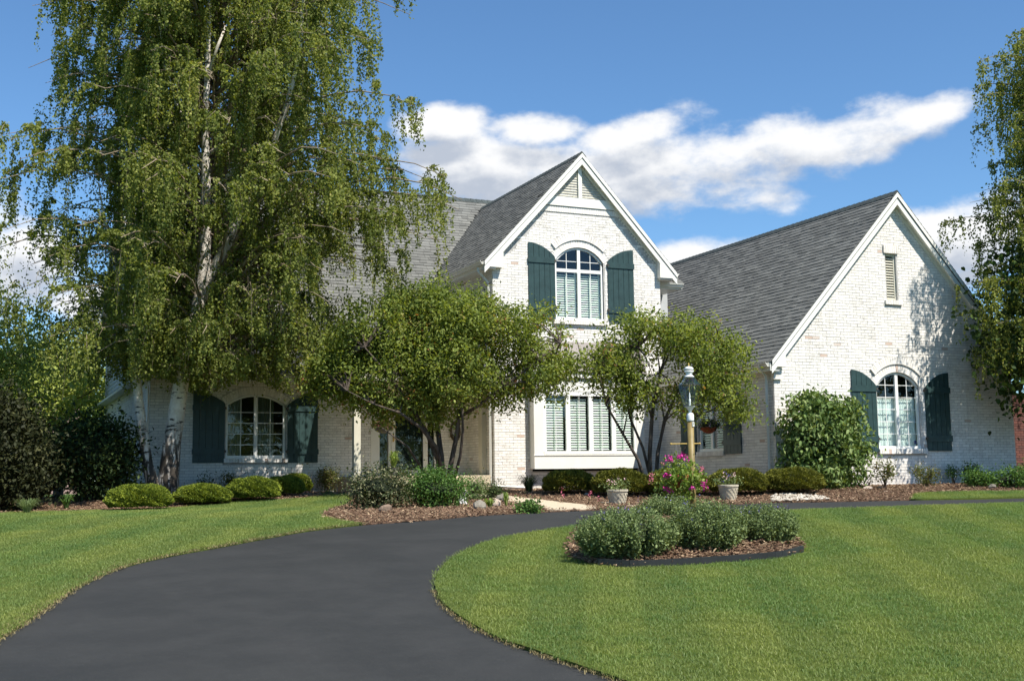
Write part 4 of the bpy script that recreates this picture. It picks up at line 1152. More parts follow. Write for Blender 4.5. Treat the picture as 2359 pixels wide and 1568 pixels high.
# ---- windows ---------------------------------------------------------------------------
def arched_window(pl, o, cols, rows_z, style, dep=-0.07, glass='glass', transom=None):
    """casement pair in opening o; rows_z = muntin heights"""
    fw = .055; b = MB()
    outer = o.arc(.004); inner = o.arc(.004 + fw)
    if o.rise > 0:
        b.strip(pl, outer, [(a, min(z, o.top(a, .004) - .001)) for a, z in [(x[0], o.top(min(max(x[0], o.a0 + fw), o.a1 - fw), fw)) for x in outer]], dep - .03, dep + .03)
    else:
        b.prism(pl, [(o.a0 + .004, o.spring - .004), (o.a1 - .004, o.spring - .004), (o.a1 - .004, o.spring - fw), (o.a0 + .004, o.spring - fw)], dep - .03, dep + .03)
    for s_ in (0, 1):
        a = o.a0 + .004 if s_ == 0 else o.a1 - .004 - fw
        b.prism(pl, [(a, o.zb), (a + fw, o.zb), (a + fw, o.top(a + fw, fw) + .01), (a, o.top(a, fw) + .01 if o.rise <= 0 else o.spring)], dep - .03, dep + .028)
    b.prism(pl, [(o.a0, o.zb), (o.a1, o.zb), (o.a1, o.zb + .07), (o.a0, o.zb + .07)], dep - .032, dep + .05)
    b.prism(pl, [(o.c - .045, o.zb + .07), (o.c + .045, o.zb + .07), (o.c + .045, o.top(o.c, fw) + .01), (o.c - .045, o.top(o.c, fw) + .01)], dep - .02, dep + .034)
    if transom: b.prism(pl, [(o.a0 + fw, transom - .045), (o.a1 - fw, transom - .045), (o.a1 - fw, transom + .045), (o.a0 + fw, transom + .045)], dep - .02, dep + .031)
    wnd = hp(b.build('window', M['vinyl']))
    # panes and muntins
    for lo, hi in ((o.a0 + fw, o.c - .045), (o.c + .045, o.a1 - fw)):
        mu = MB()
        for f in range(1, cols):
            a = lo + (hi - lo) * f / cols; mu.prism(pl, [(a - .008, o.zb + .07), (a + .008, o.zb + .07), (a + .008, o.top(a, fw)), (a - .008, o.top(a, fw))], dep - .004, dep + .010)
        for z in rows_z: mu.prism(pl, [(lo, z - .008), (hi, z - .008), (hi, z + .008), (lo, z + .008)], dep - .006, dep + .008)
        if mu.v: mu.build('muntin', M['vinyl'], wnd)
        zs = [o.zb + .07] + list(rows_z) + [None]
        for ci in range(cols):
            c0 = lo + (hi - lo) * ci / cols; c1 = lo + (hi - lo) * (ci + 1) / cols
            for zi in range(len(zs) - 1):
                za = zs[zi]; xs = [c0 + (c1 - c0) * k / 4 for k in range(5)]
                up = [(x, zs[zi + 1] if zs[zi + 1] else max(o.top(x, fw), za + .01)) for x in xs]
                MB().sheet(pl, up, [(x, za) for x in xs], dep - .004).build('pane', M[glass], wnd)
    return wnd
def louvers(pl, wnd, a0, a1, z0, z1, dep, step=0.062, tilt=0.6, mat='louver'):
    me_ = None; nrm = pl.N; n = int((z1 - z0) / step)
    hw = (a1 - a0) / 2; X = pl.A * hw; Y = (nrm * math.cos(tilt) - np.array([0, 0, 1]) * math.sin(tilt)) * .029; Z = (nrm * math.sin(tilt) + np.array([0, 0, 1]) * math.cos(tilt)) * .0045
    b = MB().box((0, 0, 0), X, Y, Z, r=.5); me_ = b.mesh('louver'); me_.materials.append(M[mat])
    for k in range(n):
        c = pl.P((a0 + a1) / 2, z0 + (k + .5) * step, dep)
        o = bpy.data.objects.new('louver', me_); COL.objects.link(o); o.parent = wnd; o.matrix_basis = Matrix.Translation(Vector(c))
def backing(pl, wnd, o, dep=-.5, mat='dark'):  # dark sheet added behind the glass; its colour is the room's shade
    MB().prism(pl, [(o.a0 - .3, o.zb - .2), (o.a1 + .3, o.zb - .2), (o.a1 + .3, o.spring + max(o.rise, 0) + .2), (o.a0 - .3, o.spring + max(o.rise, 0) + .2)], dep - .02, dep).build('room_shade_sheet', M[mat], wnd)
def curtain(pl, wnd, a0, a1, z0, z1, dep, folds=9, amp=.018, mat='curtain'):
    n = folds * 6; up = []; vs = []; fs = []
    for i in range(n + 1):
        a = a0 + (a1 - a0) * i / n; d = dep + amp * math.sin(i / 6 * 2 * PI) + amp * .4 * math.sin(i * 1.7)
        vs += [pl.P(a, z0, d), pl.P(a, z1, d)]
    fs = [(2 * i, 2 * i + 2, 2 * i + 3, 2 * i + 1) for i in range(n)]
    MB().add(vs, fs).build('curtain', M[mat], wnd, smooth=True)
# wing window: half curtains
rz = [0.93 + .07 + k * .305 for k in range(1, 6)]
wW = arched_window(wingA, oW, 2, rz[:5], 'curtain')
backing(wingA, wW, oW)
curtain(wingA, wW, oW.a0 + .03, oW.a1 - .03, oW.zb + .05, 2.19, -.16, 20, .009)
MB().tube([wingA.P(oW.a0, 2.19, -.155), wingA.P(oW.a1, 2.19, -.155)], .010, 6).build('curtain_rod', M['vinyl'], wW)
MB().prism(wingA, [(21.50, 1.05), (21.56, 1.05), (21.575, 1.10), (21.56, 1.14), (21.50, 1.14), (21.485, 1.10)], -.072, -.068).build('alarm_sticker', M['sticker'], wW)
# upper middle
wC = arched_window(cenA, oC, 2, [6.22], 'blind', transom=5.96)
backing(cenA, wC, oC)
for lo, hi in ((oC.a0 + .06, oC.c - .05), (oC.c + .05, oC.a1 - .06)):
    MB().prism(cenA, [(lo, 4.65), (lo + .035, 4.65), (lo + .035, 5.92), (lo, 5.92)], -.17, -.14).build('blind_frame', M['louver'], wC)
    MB().prism(cenA, [(hi - .035, 4.65), (hi, 4.65), (hi, 5.92), (hi - .035, 5.92)], -.17, -.14).build('blind_frame', M['louver'], wC)
    louvers(cenA, wC, lo + .04, hi - .04, 4.66, 5.90, -.155, .064, .75)
    MB().prism(cenA, [(lo + (hi - lo) * .5 - .008, 4.65), (lo + (hi - lo) * .5 + .008, 4.65), (lo + (hi - lo) * .5 + .008, 5.92), (lo + (hi - lo) * .5 - .008, 5.92)], -.12, -.112).build('tilt_rod', M['louver'], wC)
# left window: dark rooms, drapes at the sides
wL = arched_window(lefA, oL, 2, [0.99 + k * .275 for k in range(1, 5)], 'dark')
backing(lefA, wL, oL)
for a, bb_ in ((5.62, 6.02), (6.42, 6.85)): curtain(lefA, wL, a, bb_, .93, 2.5, -.22, 7, .03, 'drape')
# wing side window
wS = arched_window(wingS, oS, 1, [], 'blind'); backing(wingS, wS, oS)
for lo, hi in ((oS.a0 + .09, oS.c - .08), (oS.c + .08, oS.a1 - .09)): louvers(wingS, wS, lo, hi, 1.03, 2.55, -.155, .064, .75)
# dormer window
oDm = Opening(6.10, 7.05, 4.75, 6.05, 0.0)
b = MB(); b.bx(6.05, 7.10, dY - .05, dY - .012, 4.68, 4.76); b.bx(6.05, 7.10, dY - .05, dY - .012, 5.98, 6.07); b.bx(6.05, 6.13, dY - .05, dY - .012, 4.76, 5.98); b.bx(7.02, 7.10, dY - .05, dY - .012, 4.76, 5.98); b.bx(6.54, 6.61, dY - .045, dY - .012, 4.76, 5.98)
wD = hp(b.build('window', M['vinyl']))
for x0, x1 in ((6.13, 6.54), (6.61, 7.02)):
    MB().sheet(dpl, [(x0, 5.98), (x1, 5.98)], [(x0, 4.76), (x1, 4.76)], .02).build('pane', M['glass2'], wD)
    MB().bx(x0, x1, dY - .012, dY - .004, 4.76, 5.98).build('room_shade_sheet', M['dark'], wD)  # dark sheet right behind the pane, shade put into its colour

# ---- louvered attic vents -----------------------------------------------------------------
fr = MB(); pl = wingA; o = oV
for (p0, p1, p2, p3) in (((o.a0, o.zb), (o.a0 + .04, o.zb), (o.a0 + .04, o.spring), (o.a0, o.spring)), ((o.a1 - .045, o.zb), (o.a1, o.zb), (o.a1, o.spring), (o.a1 - .045, o.spring)), ((o.a0 + .04, o.spring - .06), (o.a1 - .045, o.spring - .06), (o.a1 - .045, o.spring), (o.a0 + .04, o.spring)), ((o.a0 + .04, o.zb), (o.a1 - .045, o.zb), (o.a1 - .045, o.zb + .03), (o.a0 + .04, o.zb + .03))):
    fr.prism(pl, [p0, p1, p2, p3], -.10, -.05)
av = hp(fr.build('attic_vent', M['trim_cream']))
z = o.zb + .06
while z < o.spring - .07:
    MB().box(pl.P((o.a0 + o.a1) / 2, z, -.075), pl.A * (.5 * (o.a1 - o.a0) - .045), (pl.N * .7 - np.array([0, 0, .7])) * .03, np.array([0, 0, 1.]) * .006 + pl.N * .004).build('slat', M['trim_cream'], av); z += .068
# triangle vent of the middle gable
b = MB(); zb = 8.02
b.prism(cenA, [(13.63, 7.74), (16.09, 7.74), (15.85, 7.99), (13.87, 7.99)], 0.0, 0.05)
b.prism(cenA, [(XCR - .055, 7.99), (XCR + .055, 7.99), (XCR + .055, 8.93), (XCR - .055, 8.93)], -.03, 0.055)
tv = hp(b.build('gable_vent', M['trim']))
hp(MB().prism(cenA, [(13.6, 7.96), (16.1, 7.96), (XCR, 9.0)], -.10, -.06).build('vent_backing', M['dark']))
z = zb + .02
while z < 8.86:
    for s_ in (-1, 1):
        xo = XCR + s_ * ((CEN_PK - .24 - z) / SL - .10); xi = XCR + s_ * .058
        if abs(xo - xi) > .05 and (xo - xi) * s_ > 0:
            MB().box(cenA.P((xo + xi) / 2, z + .02, -.012), cenA.A * abs(xo - xi) / 2, (cenA.N * .65 - np.array([0, 0, .76])) * .036, (cenA.N * .76 + np.array([0, 0, .65])) * .006).build('slat', M['trim_cream'], tv)
    z += .072

# ---- bay window box -------------------------------------------------------------------------
bay = Plane((0, YB, 0), (1, 0, 0), (0, -1, 0)); bx0, bx1 = 13.22, 16.57
ob = [Opening(a, b_, 1.03, 2.50, 0) for a, b_ in ((13.585, 14.17), (14.30, 14.86), (14.99, 15.55), (15.68, 16.24))]
b = MB(); 
def prsm(a0, a1, z0, z1, d0, d1): b.prism(bay, [(a0, z0), (a1, z0), (a1, z1), (a0, z1)], d0, d1)
prsm(bx0, bx1, .56, .94, -.12, 0); prsm(bx0, bx1, 2.62, 3.02, -.12, 0); prsm(bx0, 13.50, .94, 2.62, -.12, 0); prsm(16.32, bx1, .94, 2.62, -.12, 0)
b.bx(bx0, bx0 + .06, YB + .12, YC + .3, .56, 3.02); b.bx(bx1 - .06, bx1, YB + .12, YC + .3, .56, 3.02); b.bx(bx0 + .06, bx1 - .06, YB + .12, YC + .3, .57, .62)
b.bx(bx0 - .05, bx1 + .05, YB - .07, YB, 2.98, 3.12); b.bx(bx0 - .02, bx1 + .02, YB - .02, YB, .905, .925)
bayo = hp(b.build('bay_window', M['trim']))
b = MB()
for a0, a1 in ((13.50, 13.585), (14.17, 14.30), (14.86, 14.99), (15.55, 15.68), (16.24, 16.32)): prsm(a0, a1, 1.03, 2.50, -.07, -.01)
prsm(13.50, 16.32, .94, 1.03, -.07, .012); prsm(13.50, 16.32, 2.50, 2.62, -.07, -.008)
b.build('sash', M['vinyl'], bayo)
MB().prism(bay, [(13.3, .7), (16.5, .7), (16.5, 2.8), (13.3, 2.8)], -.75, -.7).build('room_shade_sheet', M['dark'], bayo)  # added dark sheet, coloured as the shade inside the bay
for o in ob:
    MB().sheet(bay, [(o.a0, 2.5), (o.a1, 2.5)], [(o.a0, 1.03), (o.a1, 1.03)], -.045).build('pane', M['glass'], bayo)
    MB().prism(bay, [(o.c - .006, 1.03), (o.c + .006, 1.03), (o.c + .006, 2.5), (o.c - .006, 2.5)], -.04, -.03).build('muntin', M['vinyl'], bayo)
    louvers(bay, bayo, o.a0 + .03, o.a1 - .03, 1.05, 2.46, -.13, .066, .80)
    MB().prism(bay, [(o.c - .02, 1.04), (o.c - .006, 1.04), (o.c - .006, 2.48), (o.c - .02, 2.48)], -.09, -.085).build('tilt_rod', M['louver'], bayo)
# brown metal standing-seam roof over the bay
rb = hp(MB().add([(bx0 - .06, YB - .1, 3.12), (bx1 + .06, YB - .1, 3.12), (bx1 + .06, YC - .002, 3.99), (bx0 - .06, YC - .002, 3.99), (bx0 - .06, YC - .002, 3.12), (bx1 + .06, YC - .002, 3.12)], [(0, 1, 2, 3), (0, 3, 4), (1, 5, 2), (0, 4, 5, 1)]).build('bay_roof', M['copper']))
npn = 9; g = np.array([0, YC - YB + .1, .87]); gl_ = np.linalg.norm(g); gn = np.array([0, -.87, YC - YB + .1]) / gl_
for k in range(npn):
    x0 = bx0 - .06 + (bx1 - bx0 + .12) * k / npn; x1 = x0 + (bx1 - bx0 + .12) / npn
    MB().box(np.array([(x0 + x1) / 2, YB - .1, 3.12]) + g / 2 + gn * .004, ((x1 - x0) / 2 - .008, 0, 0), g / 2 * .995, gn * .004).build('roof_panel', M['copper'], rb)
    MB().box(np.array([x0, YB - .1, 3.12]) + g / 2 + gn * .018, (.007, 0, 0), g / 2, gn * .022).build('seam', M['copper'], rb)

# ---- entry porch ----------------------------------------------------------------------------------
b = MB(); b.bx(8.40, XC0, 28.55, 28.75, 2.82, 3.2); b.bx(8.36, XC0, 28.50, 30.38, 3.2, 3.24); b.bx(8.40, 8.52, 28.75, YL - .03, 2.82, 3.2); b.bx(8.5, XC0, 28.75, YL - .03, 2.86, 2.9)
b.prism(Plane((8.36, 0, 0), (0, 1, 0), (-1, 0, 0)), [(28.5, 3.24), (30.38, 3.24), (30.38, 4.0)], -.04, 0)
hp(b.build('porch_entablature', M['trim_cream']))
b = MB(); b.bx(8.385, 8.555, 28.5, 28.67, .42, 2.82); b.bx(8.36, 8.58, 28.475, 28.695, .30, .46); b.bx(8.36, 8.58, 28.475, 28.695, 2.72, 2.82); hp(b.build('column', M['trim_cream']))
b = MB(); b.bx(XC0 - .14, XC0 - .012, 29.12, 29.36, .42, 2.82); hp(b.build('column', M['trim_cream']))
b = MB(); b.bx(8.5, XC0 - .02, 28.7, YL - .02, -.1, .42); b.bx(9.2, 11.6, 28.25, 28.7, -.1, .25); hp(b.build('porch_floor', M['concrete']))
P_ = lefA
fr = MB()
def fp(a0, a1, z0, z1, d0=-.09, d1=.02): fr.prism(P_, [(a0, z0), (a1, z0), (a1, z1), (a0, z1)], d0, d1)
fp(9.40, 9.64, .44, 2.74); fp(11.20, 11.36, .44, 2.74, -.08, .0); fp(9.64, 11.20, 2.56, 2.74, -.08, .021); fp(10.93, 11.0, .44, 2.56); fp(9.89, 9.96, .44, 2.56); fp(9.64, 9.89, .44, .50, -.08, .01); fp(11.0, 11.2, .44, .50, -.08, .01)
door_fr = hp(fr.build('door_frame', M['trim']))
MB().sheet(P_, [(9.64, 2.56), (9.89, 2.56)], [(9.64, .5), (9.89, .5)], -.05).build('sidelight', M['glass2'], door_fr)
MB().sheet(P_, [(11.0, 2.56), (11.2, 2.56)], [(11.0, .5), (11.2, .5)], -.05).build('sidelight', M['glass2'], door_fr)
MB().prism(P_, [(9.3, .4), (11.4, .4), (11.4, 2.8), (9.3, 2.8)], -.32, -.3).build('hall_shade_sheet', M['dark'], door_fr)  # dark sheet added behind the door, coloured as the hall's shade
fr = MB(); fp(9.965, 10.075, .46, 2.55, -.03, .03); fp(10.87, 10.925, .46, 2.55, -.03, .03); fp(10.075, 10.87, .46, .58, -.03, .03); fp(10.075, 10.87, 2.46, 2.55, -.03, .03)
door = hp(fr.build('door', M['trim']))
MB().sheet(P_, [(10.075, 2.46), (10.87, 2.46)], [(10.075, .58), (10.87, .58)], -.003).build('pane', M['glass2'], door)
MB().prism(P_, [(10.0, .48), (10.9, .48), (10.9, 2.54), (10.0, 2.54)], -.12, -.08).build('door_leaf', M['doorgreen'], door)
b = MB(); b.box(P_.P(10.02, 1.45, .04), (.018, 0, 0), (0, .008, 0), (0, 0, .11)); b.tube([P_.P(10.02, 1.40, .05), P_.P(10.02, 1.40, .085), P_.P(10.09, 1.40, .085)], .01, 6); b.build('handle', M['brass'], door)

# ---- downspouts ----------------------------------------------------------------------------------------
def downspout(path, wd=.038):
    b = MB()
    pts = [np.array(p, float) for p in path]
    b.tube(pts, [wd] * len(pts), 4); return hp(b.build('downspout', M['trim']))
downspout([(16.90, YW + .12, 2.98), (16.90, YW + .12, 2.90), (17.02, YW + .18, 2.78), (17.13, YW + .22, 2.68), (17.145, YW + .22, 2.55), (17.145, YW + .22, .1)])
downspout([(11.82, YC + .05, 5.88), (11.82, YC + .05, 5.78), (11.98, YC + .10, 5.66), (12.14, YC + .12, 5.5), (12.15, YC + .12, 5.3), (12.15, YC + .12, .20), (12.22, YC - .05, .12), (12.62, YC - .35, .09), (12.9, YC - .45, .07)])
downspout([(XL0 - .10, YL - .02, 2.9), (XL0 - .06, YL - .02, 2.6), (XL0 - .055, YL + .02, .1)])

# ================================================================== VEGETATION HELPERS
def leaves_at(c, n, rad, size, droop=0.3):
    """n leaves round each centre c (k,3); returns base, tip, normal, width"""
    k = len(c); base = np.repeat(c, n, 0) + NR.normal(size=(k * n, 3)) * rad
    d = rand_dirs(k * n); d[:, 2] -= droop; d /= np.linalg.norm(d, axis=1, keepdims=True)
    L = size * NR.uniform(.65, 1.25, size=(k * n, 1)); nrm = rand_dirs(k * n, 0.9)
    return base, base + d * L, nrm, (L * .52).ravel()

def core_blob(name, c, r, parent, z0=0.0, mat='l_core', n=3):  # added opaque filler against see-through, near-black like the shade inside
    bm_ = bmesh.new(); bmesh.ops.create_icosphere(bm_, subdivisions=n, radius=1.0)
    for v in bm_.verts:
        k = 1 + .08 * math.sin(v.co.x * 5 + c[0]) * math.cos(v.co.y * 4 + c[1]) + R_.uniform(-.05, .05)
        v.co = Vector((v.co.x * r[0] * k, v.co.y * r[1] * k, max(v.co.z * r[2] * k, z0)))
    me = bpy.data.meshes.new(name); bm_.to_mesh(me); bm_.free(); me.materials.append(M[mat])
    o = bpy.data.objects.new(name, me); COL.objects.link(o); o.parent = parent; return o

def base_of(u0, u1, vb, back=0.85, aspect=1.0):
    """root point of a shrub whose front foot is seen at vb between columns u0 and u1"""
    p = Gc((u0 + u1) / 2, vb, .15 + (u1 - u0) * .008 * aspect); m = mpp(p); rx = (u1 - u0) / 2 * m; ry = rx * aspect
    q = p[:2] + FWD * ry * back; return np.array([q[0], q[1], float(gz(*q))]), rx, ry, m
def height_to(root, u, vt):
    """height above root so that the top is seen at row vt"""
    lo, hi = 0., 20.
    for _ in range(40):
        h = (lo + hi) / 2; p = root + np.array([0, 0, h]); c = RW.T @ (p - CAMP); v = CY + FP * c[1] / c[2]
        if v > vt: lo = h
        else: hi = h
    return lo

def mound_shrub(name, u0, u1, vt, vb, mat, leaf=0.045, n=9000, label='', cat='shrub', group=None, aspect=0.9, sq=2.25, flat=False, seed=0, wob=.05):
    """clipped shrub: a dense skin of short shoots over a superellipsoid"""
    root, rx, ry, m = base_of(u0, u1, vb, .97, aspect); h = height_to(root, (u0 + u1) / 2, vt - 1); n = int(n * 1.9)
    e = empty(name, root, label=label, cat=cat, group=group)
    zc = h * .42; d = rand_dirs(n); d = d[d[:, 2] > -.55]; N = len(d)
    k = 1 / (np.abs(d[:, 0]) ** sq + np.abs(d[:, 1]) ** sq + np.abs(d[:, 2]) ** sq) ** (1 / sq)
    ph = seed * 1.7
    lump = 1 + wob * (np.sin(d[:, 0] * 5 + ph) * np.cos(d[:, 1] * 6 + ph) + .7 * np.sin(d[:, 2] * 9 + d[:, 0] * 7 + ph)) + NR.normal(size=N) * .018
    R3 = np.array([rx, ry, h - zc])
    P = d * k[:, None] * R3 * lump[:, None]; lowm = P[:, 2] < 0; P[lowm, 2] *= zc / (h - zc) * .95
    P = P * (1.01 - NR.random(N) ** 1.3 * .12)[:, None]
    P[:, 2] += zc; P[:, 2] = np.maximum(P[:, 2], .02)
    dirs = d * [1, 1, 1] + NR.normal(size=(N, 3)) * .45 + [0, 0, .35]; dirs /= np.linalg.norm(dirs, axis=1, keepdims=True)
    L = leaf * NR.uniform(.6, 1.4, size=(N, 1))
    cl = NR.random(N) * .55 + .45 * (np.sin(P[:, 0] * 23 + P[:, 2] * 31) * np.cos(P[:, 1] * 27) * .5 + .5)
    quad_leaves('foliage', P - dirs * L * .4, P + dirs * L * .7, rand_dirs(N), (L * .45).ravel(), M[mat], e, cl)
    core = core_blob('stem', (0, 0, 0), (rx * .86, ry * .86, (h - zc) * .88), e); core.location = (0, 0, zc)  # added dark filler core, not a woody part
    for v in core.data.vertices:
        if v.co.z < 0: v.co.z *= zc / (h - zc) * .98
    return e

def loose_shrub(name, u0, u1, vt, vb, mat, leaf=0.06, nc=60, per=60, rad=.10, label='', cat='shrub', group=None, aspect=.9, core=.55, stems=7, stem_mat='redtwig', low=.1, droop=.2, six=False, top_heavy=0.0, boxy=2.0):
    root, rx, ry, m = base_of(u0, u1, vb, .7, aspect); h = height_to(root, (u0 + u1) / 2, vt)
    e = empty(name, root, label=label, cat=cat, group=group)
    d = rand_dirs(nc); rr = NR.random(nc) ** .38
    hz = h * (1 - low) / 2
    C = d * rr[:, None] * (1 / (np.abs(d) ** boxy).sum(1) ** (1 / boxy))[:, None] * [rx * .92, ry * .9, hz * .94]; C[:, 2] += h * low + hz
    if top_heavy: s_ = 1 - top_heavy * (1 - C[:, 2] / h); C[:, 0] *= s_; C[:, 1] *= s_
    b, t_, nn, w_ = leaves_at(C, per, min(rad, rx * .4), leaf, droop)
    b[:, 2] = np.maximum(b[:, 2], .02)
    quad_leaves('foliage', b, t_, nn, w_, M[mat], e, six=six)
    mb = MB()
    for k in range(stems):
        c = C[R_.randrange(nc)]; p0 = np.array([R_.uniform(-.06, .06), R_.uniform(-.06, .06), 0]); mb.tube([p0, p0 * .5 + c * .45 + [0, 0, .05], c], [.012, .009, .004], 5)
    mb.build('stem', M[stem_mat], e)
    if core > 0: core_blob('dark_core', (0, 0, 0), (rx * core, ry * core, hz * core), e).location = (0, 0, h * low + hz * .9)
    return e

def grass_clump(name, u, v, hpx, wpx, mat, n=60, label='', cat='plant', group=None, bw=.018, arch=.5, loc=None):
    root = Gc(u, v) if loc is None else np.array(loc, float); m = mpp(root); h = hpx * m; wd = wpx * m / 2
    e = empty(name, root, label=label, cat=cat, group=group); b = MB()
    for k in range(n):
        th = R_.random() * 2 * PI; o = np.array([math.cos(th), math.sin(th), 0]); r = wd * R_.uniform(.2, 1); hh = h * R_.uniform(.6, 1.05); s_ = np.array([-o[1], o[0], 0]) * bw / 2
        p = [o * wd * .12 * R_.random(), o * r * .35 + [0, 0, hh * .62], o * r * .7 + [0, 0, hh * (1 - .1 * arch)], o * r + [0, 0, hh * (1 - .45 * arch)]]
        vs = []
        for i, q in enumerate(p): vs += [q - s_ * (1 - i / 3.6), q + s_ * (1 - i / 3.6)]
        b.add(vs, [(0, 1, 3, 2), (2, 3, 5, 4), (4, 5, 7, 6)])
    b.build('foliage', M[mat], e); return e

def flowers(name, pts, mat, parent, per=10, r=.035, size=.03):
    c = np.array(pts, float); b, t_, nn, w_ = leaves_at(c, per, r, size, -.2)
    return quad_leaves(name, b, t_, nn, w_ * 1.5, M[mat], parent)

